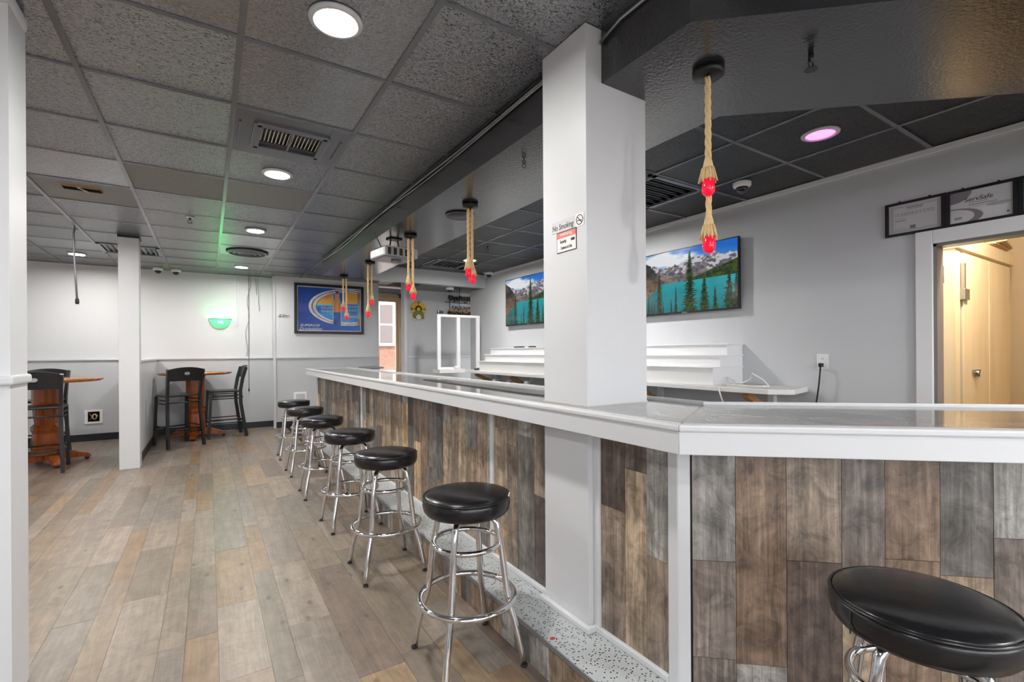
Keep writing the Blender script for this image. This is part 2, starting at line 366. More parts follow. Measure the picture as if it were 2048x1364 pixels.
# ---- floor: sub floor slab and vinyl planks
floor = struct(B().box(XL - .1, 6.3, YB - .1, 9.5, -0.10, -0.004).build('floor', M['panelback']))
plank_me = unit.mesh('plank', M['floor'])
rest = B(); x = XL; npl = 0; strips = []
while x < 1.10:
    wd = R.choice((0.095, 0.12, 0.15, 0.15, 0.18)); strips.append((x, min(wd, 1.10 - x))); x += wd
for x0, wd in strips:
    y = YB - R.random()
    while y < YF:
        ln = R.uniform(0.55, 1.25); y1 = min(y + ln, YF); ya = max(y, YB)
        if y1 - ya > 0.02:
            cxp, cyp = x0 + wd / 2, (ya + y1) / 2
            vis = cyp > 1.0 and x0 + wd > -0.235 * y1 - 0.25 and cxp < 1.12 and npl < 296
            if vis:
                inst('plank', plank_me, floor, (cxp, cyp, -0.002 + R.uniform(-.0004, .0004)), (wd - 0.0010, y1 - ya - 0.0012, 0.004)); npl += 1
            else:
                rest.box(x0 + .001, x0 + wd - .001, ya + .0012, y1 - .0012, -0.004, 0)
        y += ln
for k in range(34):     # the floor behind the bar
    rest.box(1.31 + k * .15, 1.309 + (k + 1) * .15, YB, 9.4, -0.004, 0)
rf = rest.build('plank_field', M['floor_i'], floor); rf['kind'] = 'stuff'

# ---- ceiling: deck, grid tees and single tiles
ceil = struct(B().box(XL - .1, 6.3, YB - .1, 9.6, ZC + 0.03, ZC + 0.10).build('ceiling', M['black']))
GX = [0.12 + 0.615 * k for k in range(-6, 3)]; GX = [g for g in GX if g > XL]
GY = [1.618 + 0.6235 * k for k in range(-7, 13)]
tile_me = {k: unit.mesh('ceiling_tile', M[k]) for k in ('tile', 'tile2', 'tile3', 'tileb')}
def cell(x, y): return (x, y)
skip = set()
SPECIAL = {(-1, 4): 'tile2', (0, 5): 'tile2'}
lights_main = [(0.4275, 1.93), (0.4275, 3.80), (0.4275, 5.67), (0.4275, 8.165), (-1.4175, 8.165)]
def in_cell(x0, y0, x, y): return x0 < x < x0 + .615 and y0 < y < y0 + .6235
VENTS = [(0.4275, 3.18), (0.4275, 6.92), (-0.80, 7.54)]
xs = [XL] + GX + [2.9]
for i in range(len(xs) - 1):
    for j in range(len(GY) - 1):
        xa, xb, ya, yb = xs[i], xs[i + 1], GY[j], GY[j + 1]
        if xb > 1.36 and yb < 6.99: 
            if xa < 1.36: xb = 1.36
            else: continue
        if xa > 1.36 and ya < 6.99: ya = 7.0
        if xb - xa < .03: continue
        if any(xa < vx < xb and ya < vy < yb for vx, vy in VENTS): continue
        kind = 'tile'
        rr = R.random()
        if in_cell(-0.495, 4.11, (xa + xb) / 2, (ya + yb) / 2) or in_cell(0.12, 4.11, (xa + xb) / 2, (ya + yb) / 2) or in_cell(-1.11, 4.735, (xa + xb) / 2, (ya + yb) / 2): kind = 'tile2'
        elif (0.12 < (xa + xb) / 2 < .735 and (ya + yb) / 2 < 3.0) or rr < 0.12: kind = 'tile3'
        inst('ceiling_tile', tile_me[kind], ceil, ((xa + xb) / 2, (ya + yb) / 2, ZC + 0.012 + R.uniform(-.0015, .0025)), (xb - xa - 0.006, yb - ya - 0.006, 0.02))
for g in GX:
    if g < 1.35: B().box(g - .012, g + .012, YB, YF, ZC - .003, ZC + .004).build('grid_tee', M['tee'], ceil)
    else: B().box(g - .012, g + .012, 7.0, YF, ZC - .003, ZC + .004).build('grid_tee', M['tee'], ceil)
for g in GY:
    if g < YB: continue
    B().box(XL, 1.345 if g < 6.99 else 2.9, g - .009, g + .009, ZC - .0015, ZC + .004).build('grid_tee', M['tee'], ceil)
# behind the bar
BX = [2.155, 2.77, 3.385, XW]; BY = [1.12 + 0.624 * k for k in range(-6, 10)] + [7.0]
VENTB = [(2.46, 2.68), (3.08, 2.68), (2.95, 6.40)]
bxs = [1.6] + BX
for i in range(len(bxs) - 1):
    for j in range(len(BY) - 1):
        xa, xb, ya, yb = bxs[i], bxs[i + 1], BY[j], BY[j + 1]
        if yb < YB + .1 or yb - ya < .03: continue
        if i == 0 and yb > 1.3: xa = 1.98
        if any(xa < vx < xb and ya < vy < yb for vx, vy in VENTB): continue
        inst('ceiling_tile', tile_me['tileb'], ceil, ((xa + xb) / 2, (ya + yb) / 2, ZC + 0.012 + R.uniform(-.003, .003)), (xb - xa - 0.006, yb - ya - 0.006, 0.02))
for g in BX[:-1]: B().box(g - .012, g + .012, YB, 7.0, ZC - .003, ZC + .004).build('grid_tee', M['tee'], ceil)
for g in BY[1:-1]:
    if g > YB: B().box(1.98 if g > 1.3 else 1.6, XW, g - .012, g + .012, ZC - .002, ZC + .004).build('grid_tee', M['tee'], ceil)

# ---- direction of the angled end of the bar
dv = Vector((0.752, -0.659)).normalized()
def along(p, t): return (p[0] + dv.x * t, p[1] + dv.y * t)
# ---- black bulkhead over the bar
so, si = (1.345, 1.0), (2.0, 1.33)
LS = 2.35
sof = struct(B().prism([(1.345, 7.0), so, along(so, LS), along(si, LS), si, (1.975, 7.0)], ZS, ZC + .03).build('ceiling_bulkhead', M['soffit']))
sof['label'] = 'gloss black dropped bulkhead following the bar'
# grey beam across to the far right
struct(B().box(1.975, XW + .1, 7.0, 7.12, ZS, ZC + .03).build('trim_1', M['walldark']))['label'] = 'grey beam across the ceiling beside the entrance'
struct(B().box(2.86, 5.2, 7.12, YN, ZS, ZS + .04).build('ceiling_entry', M['soffit']))['label'] = 'low black ceiling of the entrance lobby'

# ---- walls
RAIL = 1.19
def wall_far(name, x0, x1, y, t=0.12):
    o = struct(B().box(x0, x1, y, y + t, 0, ZC + .03).build(name, M['wallwhite']))
    B().box(x0, x1, y - 0.012, y, 0, RAIL - .03).build('wainscot_panel', M['wains'], o)
    bev(B().box(x0, x1, y - 0.034, y, RAIL - .028, RAIL).build('chair_rail', M['white'], o), .006)
    B().box(x0, x1, y - 0.024, y - .012, 0, 0.10).build('cove_base', M['cove'], o)
    return o
wall_far('wall_far', XL, 0.95, YF)
wp = wall_far('wall_poster', 0.95, 2.70, YP, 0.36)
bev(B().box(0.915, 0.955, YP - .04, YP + .0, 0, RAIL).build('corner_trim', M['white'], wp), .004)
B().box(0.925, 0.952, YP - .012, YP + .25, RAIL, ZC).build('corner_trim', M['white'], wp)
wl = struct(B().box(XL - .12, XL, YB, YF + .12, 0, ZC + .03).build('wall_left', M['wallwhite']))
B().box(XL, XL + .012, YB, YF - .03, 0, RAIL - .03).build('wainscot_panel', M['wains'], wl)
B().box(XL, XL + .034, YB, YF - .04, RAIL - .028, RAIL).build('chair_rail', M['white'], wl)
wbk = B(); WX0, WX1, WZ0, WZ1 = -2.9, 3.6, 0.75, 2.35       # added unseen storefront glazing, lets in fill daylight from behind the camera
wbk.box(XL - .12, WX0, YB - .12, YB, 0, ZC + .03); wbk.box(WX1, 6.2, YB - .12, YB, 0, ZC + .03); wbk.box(WX0, WX1, YB - .12, YB, 0, WZ0); wbk.box(WX0, WX1, YB - .12, YB, WZ1, ZC + .03)
struct(wbk.build('wall_back', M['wallwhite']))
wn1 = struct(empty('fill_window_1', (.35, YB, WZ0))); wn1['label'] = 'added unseen storefront window for fill daylight, opposite the far wall'
for k in range(5):
    xx = WX0 + (WX1 - WX0) * k / 4
    B().box(xx - .03 - .35, xx + .03 - .35, -.09, -.03, 0, WZ1 - WZ0).build('mullion', M['white'], wn1)
    if k < 4: B().box(xx + .03 - .35, xx + (WX1 - WX0) / 4 - .03 - .35, -.063, -.057, 0, WZ1 - WZ0).build('pane', M['pane'], wn1)
struct(B().box(-3.2, 4.2, YB - 1.2, YB - .12, 2.50, 2.56).build('added_awning', M['white']))['label'] = 'added unseen awning slab keeping sun out of the added window'  # added out of view to block direct sun
# wall with the sunflower plaque and its return to the entrance
wn = struct(B().box(2.86, 5.2, YN, YN + .12, 0, ZC + .03).build('wall_entry', M['walldark']))
B().box(2.86, 5.2, YN - .012, YN, 0, RAIL - .03).build('wainscot_panel', M['wains'], wn)
B().box(2.86, 5.2, YN - .03, YN, RAIL - .026, RAIL).build('chair_rail', M['white'], wn)
bev(B().box(2.825, 2.875, YN - .03, YN + .14, 0, ZC).build('jamb_casing', M['white'], wn), .005)
struct(B().box(3.36, 3.48, YN + .12, 9.4, 0, ZC + .03).build('wall_lobby', M['walldark']))
# right wall with the closet door opening
DY0, DY1, DZ = 0.30, 1.116, 1.93
wr = B()
wr.box(XW, XW + .1, DY1, 7.55, 0, ZC + .03); wr.box(XW, XW + .1, YB, DY0, 0, ZC + .03); wr.box(XW, XW + .1, DY0, DY1, DZ, ZC + .03)
wro = struct(wr.build('wall_right', M['wallgrey']))
B().box(XW - .02, XW, YB, 7.0, ZC - .032, ZC).build('crown_strip', M['trimw'], wro)
struct(B().box(5.2, 5.3, 7.0, 7.97, 0, ZC).build('wall_passage', M['cream']))
# door casing
dt = struct(empty('trim_2', (XW, DY1, 0))); dt['label'] = 'white casing around the closet doorway'
def casing(y0, y1, z0, z1):
    bev(B().box(XW - .022, XW, y0, y1, z0, z1).build('casing_board', M['trimw'], dt), .004).matrix_parent_inverse = Matrix.Translation((-XW, -DY1, 0))
casing(DY1, DY1 + .088, 0, DZ + .088); casing(DY0 - .088, DY0, 0, DZ + .088); casing(DY0, DY1, DZ, DZ + .088)
for (y0, y1, z0, z1) in ((DY1 - .018, DY1, 0, DZ), (DY0, DY0 + .018, 0, DZ), (DY0, DY1, DZ - .018, DZ)):
    j = B().box(XW - .005, XW + .11, y0, y1, z0, z1).build('jamb', M['greymetal'], dt); j.matrix_parent_inverse = Matrix.Translation((-XW, -DY1, 0))
# closet shell
cs = B(); cs.box(6.2, 6.3, YB, 1.9, 0, ZC); cs.box(4.05, 6.2, 1.75, 1.9, 0, ZC); cs.box(4.05, 6.2, -0.9, -0.8, 0, ZC)
struct(cs.build('wall_closet', M['cream'])); struct(B().box(XW + .1, 6.2, -0.8, 1.75, 2.40, 2.45).build('ceiling_closet', M['cream']))
# pier by the camera
pr = struct(B().box(XL, -0.59, 2.37, 2.56, 0, ZC).build('wall_pier', M['wallwhite']))
pr['label'] = 'white stub wall with a grey lower panel and chair rail'
B().box(XL, -0.635, 2.358, 2.37, 0.0, RAIL - .04).build('wainscot_panel', M['wains'], pr)
bev(B().box(XL, -0.577, 2.345, 2.566, RAIL - .048, RAIL - .012).build('chair_rail', M['white'], pr), .01, 3)
B().box(XL, -0.65, 2.346, 2.358, 0, 0.10).build('cove_base', M['cove'], pr)
bev(B().box(XL, -0.58, 2.35, 2.565, ZC - .06, ZC - .003).build('crown', M['white'], pr), .02, 3)

# slender post with the half-height partition behind it
po = struct(bev(B().box(-0.815, -0.637, 6.60, 6.77, 0, ZC).build('wall_post', M['white']), .004)); po['label'] = 'slim white square post in front of the half-height partition'
B().box(-0.82, -0.63, 6.592, 6.78, ZC - .03, ZC - .002).build('collar', M['black'], po)
pw = struct(B().box(-0.79, -0.665, 6.77, YF - .03, 0, RAIL - .03).build('wall_partition', M['wains'])); pw['label'] = 'grey half-height partition with a white cap'
bev(B().box(-0.81, -0.645, 6.77, YF - .035, RAIL - .03, RAIL - .004).build('cap_rail', M['white'], pw), .005)
B().box(-0.665, -0.655, 6.77, YF - .03, 0, .10).build('cove_base', M['cove'], pw)
# white column through the bar
cl = struct(B().box(1.261, 1.60, 1.42, 1.705, 0, ZC).build('wall_column', M['white'])); cl['label'] = 'white square column rising through the bar counter'
bb = 0.02
clb = B().box(1.258, 1.603, 1.417, 1.708, 1.032, 1.036); clb.build('caulk', M['grout'], cl)

# ---- entrance door, outside
dr = struct(empty('door_1', (2.9, 9.4, 0))); dr['label'] = 'glazed entrance door in a pale wood frame'
def dpart(b, n, m):
    o = b.build(n, m, dr); o.matrix_parent_inverse = Matrix.Translation((-2.9, -9.4, 0)); return o
dpart(B().box(2.36, 2.44, 9.38, 9.5, 0, 2.44), 'door_jamb', M['doorwood']); dpart(B().box(3.28, 3.36, 9.38, 9.5, 0, 2.44), 'door_jamb', M['doorwood'])
dpart(B().box(2.36, 3.36, 9.38, 9.5, 2.36, 2.44), 'door_header', M['doorwood'])
dpart(B().box(2.44, 2.50, 9.42, 9.46, 0, 2.36), 'door_stile', M['doorwood']); dpart(B().box(3.22, 3.28, 9.42, 9.46, 0, 2.36), 'door_stile', M['doorwood'])
dpart(B().box(2.5, 3.22, 9.42, 9.46, 0, .2), 'door_rail', M['doorwood']); dpart(B().box(2.5, 3.22, 9.42, 9.46, 2.28, 2.36), 'door_rail', M['doorwood'])
dpart(B().box(2.5, 3.22, 9.437, 9.443, .2, 2.28), 'pane', M['pane'])
ww = B(); ww.box(2.70, 2.36, 9.4, 9.5, 0, ZC); ww.box(2.0, 2.36, 9.21, 9.5, 0, ZC); ww.box(2.36, 3.48, 9.4, 9.5, 2.44, ZC)
struct(ww.build('wall_door', M['walldark']))
struct(B().box(-40, 40, -40, 60, -0.35, -0.15).build('ground', M['asphalt']))
bld = empty('brick_building', (8.3, 24, -0.15)); tag(bld, 'sunlit red brick building with white windows seen through the entrance door', 'building')
def bp(b, n, m):
    o = b.build(n, m, bld); o.matrix_parent_inverse = Matrix.Translation((-8.3, -24, .15)); return o
bp(B().box(0, 18, 24, 30, -.15, 9), 'wall', M['brick'])
for wx in (1.7, 4.7, 7.7, 10.7, 13.7):
    for wz in (1.7, 5.6):
        f = bp(B().box(wx - .48, wx + .42, 23.9, 24.02, wz - .1, wz + 2.15), 'window', M['white'])
        for a, c in ((0.05, .95), (1.05, 2.0)): B().box(wx - .36, wx + .30, 23.87, 23.91, wz + a, wz + c).build('pane', M['winglass'], f)
bp(B().box(0, 18, 23.6, 24.0, -.15, .35), 'base_course', M['white'])
bp(B().box(0, 18, 23.8, 24.0, 4.9, 5.2), 'stone_band', M['white'])

# ================================================================== THE BAR
ZT = 1.032; ZA = 0.948
fo, fi = (1.145, 0.90), (1.705, 1.20); LB = 2.2; YE = 7.15
ct = empty('bar_counter', (1.4, 4.0, 0)); tag(ct, 'long L-shaped bar top of grey marble tile edged with a white apron', 'counter')
def cpart(b, n, m, be=0):
    o = b.build(n, m, ct); o.matrix_parent_inverse = Matrix.Translation((-1.4, -4.0, 0))
    if be: bev(o, be)
    return o
cpart(B().prism([(1.175, YE - .03), (1.175, 1.706), (1.705, 1.706), (1.705, YE - .03)], ZA + .03, ZT - .0015), 'counter_core', M['grout'])
for xa_, xb_ in ((1.175, 1.2605), (1.6005, 1.705)): cpart(B().box(xa_, xb_, 1.419, 1.706, ZA + .03, ZT - .0015), 'counter_core', M['grout'])
cpart(B().prism([(1.175, 1.419), (1.175, .915), along((1.175, .915), LB), along(fi, LB), fi, (1.705, 1.419)], ZA + .03, ZT - .0015), 'counter_core', M['grout'])
ys = [YE - .04, 6.3, 5.1, 3.9, 2.7]
def marble_piece(poly): return cpart(B().prism(poly, ZT - .012, ZT), 'marble_tile', M['marble'], .0012)
ix = 1.185; jx = 1.69
for a, c in zip(ys[:-1], ys[1:]): marble_piece([(ix, a - .003), (ix, c + .003), (jx, c + .003), (jx, a - .003)])
q1 = (ix, 0.93); q2 = (jx, 1.205)
b_ = B().prism([(ix, 2.697), (ix, 1.706), (jx, 1.706), (jx, 2.697)], ZT - .012, ZT)
b_.prism([(ix, 1.706), (ix, 1.419), (1.2605, 1.419), (1.2605, 1.706)], ZT - .012, ZT); b_.prism([(1.6005, 1.706), (1.6005, 1.419), (jx, 1.419), (jx, 1.706)], ZT - .012, ZT)
b_.prism([(ix, 1.419), (ix, q1[1]), q2, (jx, 1.419)], ZT - .012, ZT); cpart(b_, 'marble_tile', M['marble'])
e1 = along(q1, .006); e2 = along(q2, .006)
for a, c in ((0.006, 1.2), (1.206, LB)):
    marble_piece([along(q1, a), along(q2, a), along(q2, c - .003), along(q1, c - .003)])
# apron boards and nosing
def run_off(p, off): return p
nx_, ny_ = -dv.y, dv.x     # inward normal of the angled run is (0.659,0.752)
inn = Vector((0.659, 0.752))
def shift(p, k): return (p[0] + inn.x * k, p[1] + inn.y * k)
def apron(off0, off1, z0, z1, name, m, be):
    # off: distance inwards from the front edge
    c0 = (fo[0] + off0, fo[1] + off0 * 0.46); c1 = (fo[0] + off1, fo[1] + off1 * 0.46)
    cpart(B().prism([(c0[0], YE), c0, c1, (c1[0], YE)], z0, z1), name, m, be)
    cpart(B().prism([c0, along(c0, LB), along(c1, LB), c1], z0, z1), name, m, be)
apron(.006, .03, ZA, ZT - .016, 'apron_board', M['white'], .002)
apron(0, .05, ZT - .018, ZT + .003, 'nosing', M['white'], .006)
cpart(B().box(1.145, 1.705, YE - .0, YE + .024, ZA, ZT + .003), 'apron_board', M['white'], .003)
def inner_edge():
    a, c = (1.69, 1.205), (1.715, 1.195)
    cpart(B().prism([(a[0], YE), a, c, (c[0], YE)], ZT - .04, ZT + .012), 'edge_strip', M['white'], .003)
    cpart(B().prism([a, along(a, LB), along(c, LB), c], ZT - .04, ZT + .012), 'edge_strip', M['white'], .003)
inner_edge()

# bar front: back board, reclaimed boards, battens
bf = empty('bar_panelling', (1.32, 4.0, 0.0)); tag(bf, 'bar front clad in upright weathered barn boards with white battens', 'bar')
def fpart(b, n, m, be=0):
    o = b.build(n, m, bf); o.matrix_parent_inverse = Matrix.Translation((-1.32, -4.0, 0))
    if be: bev(o, be)
    return o
XP = 1.297; ZL = 0.145
pc = (XP, 1.005)
fpart(B().box(XP + .006, XP + .09, 1.706, 7.1, 0, ZA + .028), 'carcass', M['panelback'])
fpart(B().prism([(XP + .006, 1.419), (XP + .006, 1.01), along((XP + .006, 1.01), LB), along((XP + .09, 1.05), LB), (XP + .09, 1.05), (XP + .09, 1.419)], 0, ZA + .028), 'carcass', M['panelback'])
board_me = unit.mesh('board', M['panel'])
def boards(p, d, length, z0, z1, offn, mn=.10, mx=.15, skipf=None):
    t = 0.0; rz = math.atan2(d[1], d[0])
    while t < length - .004:
        wd = min(R.uniform(mn, mx), length - t)
        z = z0; hs = R.uniform(.15, .7)
        while z < z1 - .003:
            h = min(hs, z1 - z)
            if z1 - z - h < .06: h = z1 - z
            c = (p[0] + d[0] * (t + wd / 2) + offn[0], p[1] + d[1] * (t + wd / 2) + offn[1], z + h / 2)
            o = inst('board', board_me, bf, (c[0] - 1.32, c[1] - 4.0, c[2]), (wd - .0016, 0.011 + R.uniform(-.0015, .0015), h - .0016), rz)
            z += h; hs = R.uniform(.28, .75)
        t += wd
boards((XP, 7.08), (0, -1), 7.08 - 4.84, ZL + .02, ZA, (0.004, 0))
boards((XP, 4.81), (0, -1), 4.81 - 2.245, ZL + .02, ZA, (0.004, 0))
boards((XP, 2.21), (0, -1), 2.21 - 1.715, ZL + .02, ZA, (0.004, 0), .10, .16)
boards((XP, 1.385), (0, -1), 1.385 - 1.055, ZL + .02, ZA, (0.004, 0), .10, .14)
boards(along(pc, .03), (dv.x, dv.y), 1.25, .02, ZA, (0.004 * inn.x, .004 * inn.y), .11, .16)
for y0, y1 in ((4.812, 4.838), (2.212, 2.243), (1.385, 1.42)):
    fpart(B().box(XP - .012, XP + .006, y0, y1, ZL, ZA), 'batten', M['white'], .003)
fpart(B().box(XP - .012, XP + .03, 7.08, 7.11, 0, ZA), 'batten', M['white'], .003)
fpart(B().prism([(XP - .012, 1.055), (XP - .012, 1.015), along((XP - .012, 1.015), .04), (along((XP + .02, 1.04), .04)), (XP + .02, 1.055)], 0, ZA), 'corner_post', M['white'], .004)
for y0, y1 in ((7.08, 1.705), (1.42, 1.055)):
    fpart(B().box(XP - .016, XP + .004, y1, y0, ZL, ZL + .024), 'base_strip', M['white'], .004)
fpart(B().box(1.238, 1.2602, 1.40, 1.725, ZL, ZL + .024), 'base_strip', M['white'], .004)
fpart(B().box(1.2602, XP, 1.40, 1.4195, ZL, ZL + .024), 'base_strip', M['white'], .004)
# foot ledge
fl = empty('foot_ledge', (1.18, 4.0, 0)); tag(fl, 'low speckled terrazzo foot ledge with a board-clad riser along the bar base', 'ledge')
def lpart(b, n, m, be=0):
    o = b.build(n, m, fl); o.matrix_parent_inverse = Matrix.Translation((-1.18, -4.0, 0))
    if be: bev(o, be)
    return o
lpart(B().prism([(1.092, 7.08), (1.092, .9), along((1.092, .9), .05), along((XP, 1.0), .05), (XP, 1.0), (XP, 7.08)], 0, ZL - .02), 'core', M['panelback'])
lpart(B().prism([(1.082, 7.08), (1.082, .9), along((1.082, .9), .05), along((XP + .004, 1.0), .05), (XP + .004, 1.0), (XP + .004, 7.08)], ZL - .02, ZL), 'terrazzo_top', M['terrazzo'], .002)
lpart(B().box(1.078, 1.084, .9, 7.08, ZL - .014, ZL + .002), 'metal_edge', M['greymetal'])
t = 0.9
while t < 7.08:
    wd = min(R.uniform(.10, .16), 7.08 - t)
    inst('riser_board', board_me, fl, (1.087 - 1.18, t + wd / 2 - 4.0, (ZL - .02) / 2), (wd - .0016, .011, ZL - .021), PI / 2); t += wd
rs = lpart(B().prism([(onz(1105, 1277, ZL).x + .012 * math.cos(k * PI / 3), onz(1105, 1277, ZL).y + .009 * math.sin(k * PI / 3)) for k in range(6)], ZL, ZL + .001), 'red_spot', M['red'])

# ================================================================== STOOLS
def make_stool():
    t = empty('bar_stool')
    tag(t, 'round black vinyl bar stool on chrome ring legs', 'stool')
    hs = .682
    cu = B().lathe([(0, .598), (.150, .598), (.166, .602), (.1755, .615), (.1795, .635), (.178, .655), (.1745, .664)], 40).build('seat_band', M['vinyl'], t)
    tp = B().lathe([(.1745, .664), (.168, .671), (.14, .6785), (.09, .683), (.04, .6845), (0, .685)], 40).build('seat_top', M['vinyl'], t)
    B().ring(.1755, .0042, .665, 44, 8).build('piping', M['vinyl'], tp)
    B().tube([(.1803 * math.cos(2.2), .1803 * math.sin(2.2), .606 + .05 * k / 4) for k in range(5)], .0016, 6).build('seam', M['rubber'], cu)
    B().lathe([(.045, .575), (.085, .586), (.095, .598)], 20).build('swivel_plate', M['blackmetal'], t)
    for k in range(4):
        a = PI / 4 + k * PI / 2; ca, sa = math.cos(a), math.sin(a)
        prof = [(.035, .578), (.085, .583), (.112, .578), (.128, .560), (.135, .52), (.146, .475), (.157, .39), (.168, .30), (.174, .262), (.180, .235), (.196, .19), (.216, .12), (.230, .055), (.237, .006)]
        lg = B().tube([(r * ca, r * sa, z) for r, z in prof], .0130, 12).build('leg', M['chrome'], t)
        B().lathe([(.0135, 0), (.0142, .003), (.0138, .010)], 12, (.238 * ca, .238 * sa, 0)).build('rubber_foot', M['rubber'], lg)
    B().ring(.136, .0105, .475, 40, 10).build('upper_ring', M['chrome'], t)
    B().ring(.192, .0125, .255, 48, 10).build('foot_ring', M['chrome'], t)
    return t
stool = make_stool()
SP = [((937.5, 980), 'round black vinyl bar stool with a torn seat rim, standing by the white column'), ((772, 900), 'chrome-legged black bar stool, second along the bar from the column'),
      ((700, 860), 'chrome-legged black bar stool, third along the bar from the column'), ((644.5, 833), 'chrome-legged black bar stool, fourth along the bar from the column'),
      ((611, 814), 'chrome-legged black bar stool, second from the far end of the bar'), ((588, 800), 'chrome-legged black bar stool at the far end of the bar by the poster wall')]
for i, (p, lb) in enumerate(SP):
    q = onz(p[0], p[1], .682); o = stool if i == 0 else copy_tree(stool)
    o.location = (min(q.x, .892), q.y, 0); o.rotation_euler = (0, 0, 0.02 * ((i * 7) % 5 - 2)); tag(o, lb, 'stool', 'bar stools along the counter')
tear = B().tube([(.176 * math.cos(a) , .176 * math.sin(a), .668 + .004 * math.sin(9 * a)) for a in [-.75 + k * .03 for k in range(8)]], .003, 6).build('torn_edge', M['paper'], stool)
o = copy_tree(stool); o.location = (1.388, .420, 0.0); o.rotation_euler = (0, 0, 0.5)
for ch in list(o.children):
    if ch.name.startswith('torn_edge'): bpy.data.objects.remove(ch)
tag(o, 'black vinyl bar stool in front of the angled end of the bar', 'stool', 'bar stools along the counter')
o.location.z = 0.0

# ================================================================== TABLES AND CHAIRS
def table(name, x, y, rz, label, rad=.5, zt=.975):
    t = empty(name, (x, y, 0), rz); tag(t, label, 'table', 'round pub tables')
    B().lathe([(0, zt - .034), (rad - .03, zt - .034), (rad - .008, zt - .022), (rad, zt - .008), (rad - .004, zt), (0, zt)], 48).build('table_top', M['oaktop'], t)
    def sq(b, prof):
        vs = []; fs = []
        for r, z in prof:
            for k in range(8):
                a = PI / 8 + k * PI / 4; vs.append((r * math.cos(a), r * math.sin(a), z))
        m = len(prof)
        for i in range(m - 1):
            for k in range(8): fs.append((i * 8 + k, i * 8 + (k + 1) % 8, (i + 1) * 8 + (k + 1) % 8, (i + 1) * 8 + k))
        fs.append(list(range(8))[::-1]); fs.append([(m - 1) * 8 + k for k in range(8)]); return b.add(vs, fs)
    sq(B(), [(.105, .10), (.13, .14), (.138, .20), (.122, .36), (.138, .40), (.138, .43), (.105, .47), (.118, .60), (.12, .62), (.128, .72), (.128, .90), (.15, zt - .034)]).build('pedestal', M['oak'], t)
    for k in range(4):
        a = k * PI / 2; d = Vector((math.cos(a), math.sin(a), 0)); n = Vector((-d.y, d.x, 0))
        pr = [(.05, .15), (.18, .135), (.30, .085), (.37, .062), (.385, .035), (.38, .022), (.34, .022), (.30, .035), (.05, .045)]
        vs = [d * r + n * s * (.045 if r < .3 else .038) + Vector((0, 0, z)) for s in (-1, 1) for r, z in pr]; m = len(pr)
        ft = B().add(vs, [list(range(m)), list(range(m, 2 * m))[::-1]] + [(i + m, (i + 1) % m + m, (i + 1) % m, i) for i in range(m)]).build('base_foot', M['oak'], t)
        B().lathe([(.02, 0), (.024, .008), (.02, .022)], 12, (.355 * d.x, .355 * d.y, 0)).build('glide', M['rubber'], ft)
    return t
table('pub_table', -0.16, 8.58, math.radians(-5), 'round orange wood pedestal table beside the half-height partition and cord wall', .47)
table('pub_table', -1.56, 7.45, math.radians(25), 'round orange wood pedestal table beyond the white stub wall', .5)
def chair(x, y, rz, label):
    """black metal counter chair facing +y before rotation"""
    t = empty('bar_chair', (x, y, 0), rz); tag(t, label, 'chair', 'black metal bar chairs')
    zs = .70; mt = M['blackmetal']
    bev(B().prism([(-.20, -.19), (.20, -.19), (.215, .10), (.19, .20), (-.19, .20), (-.215, .10)], zs - .025, zs).build('seat', mt, t), .01)
    for s in (-1, 1):
        pts = [(s * .215, -.27, 0), (s * .205, -.235, .25), (s * .195, -.20, .50), (s * .195, -.195, .70), (s * .20, -.225, .88), (s * .21, -.27, 1.045)]
        b = B()
        for i in range(len(pts) - 1): b.bar(pts[i], pts[i + 1], .030, .044, (0, 1, 0))
        b.build('rear_leg', mt, t)
        B().bar((s * .195, .215, 0), (s * .185, .18, zs - .025), .032, .032, (0, 1, 0)).build('front_leg', mt, t)
        for z, yy in ((.22, -.235), (.27, -.23), (.58, -.2), (.63, -.2)):
            B().tube([(s * .197, yy, z), (s * .19, .20, z)], .008, 8).build('side_rung', mt, t)
    for z in (.20, .24, .60): B().tube([(-.2, -.225, z), (.2, -.225, z)], .009, 8).build('rear_rung', mt, t)
    B().tube([(-.19, .205, .24), (.19, .205, .24)], .011, 8).build('foot_rung', mt, t)
    n = 12; vs = []; fs = []
    for k in range(n + 1):
        u = -1 + 2 * k / n; bow = -.03 * (1 - u * u)
        ztop = 1.045 + .03 * (1 - u * u); zb = .885 + .004 * (1 - u * u)
        for (dy, z) in ((-.012, zb), (.006, zb), (.006, ztop), (-.012, ztop)):
            vs.append((u * .205, -.225 - (z - .88) * .27 + bow + dy, z))
    for k in range(n):
        for q in range(4): fs.append((k * 4 + q, k * 4 + (q + 1) % 4, (k + 1) * 4 + (q + 1) % 4, (k + 1) * 4 + q))
    fs += [(3, 2, 1, 0), (n * 4, n * 4 + 1, n * 4 + 2, n * 4 + 3)]
    bk = B().add(vs, fs).build('back_panel', mt, t)
    vs = [(0.033 * math.cos(a), 0, .022 * math.sin(a)) for a in [k * PI / 10 for k in range(20)]]
    md = B(); md.add([(v[0], -.302 - .0, .99 + v[2]) for v in vs] + [(v[0], -.28, .99 + v[2]) for v in vs], [list(range(20)), list(range(20, 40))[::-1]] + [(i, 20 + i, 20 + (i + 1) % 20, (i + 1) % 20) for i in range(20)])
    md.build('medallion', M['socket'], bk)['label'] = 'pale oval medallion'
    return t
chair(-0.36, 7.98, math.radians(24), 'black metal bar chair with its back turned, at the table by the partition')
chair(0.19, 8.44, math.radians(97), 'black metal bar chair side-on under the dangling cords')
chair(-1.53, 7.05, math.radians(3), 'black metal bar chair with oval medallion, at the table past the stub wall')
chair(-1.75, 8.02, math.radians(176), 'black metal bar chair on the wall side of the table past the stub wall')

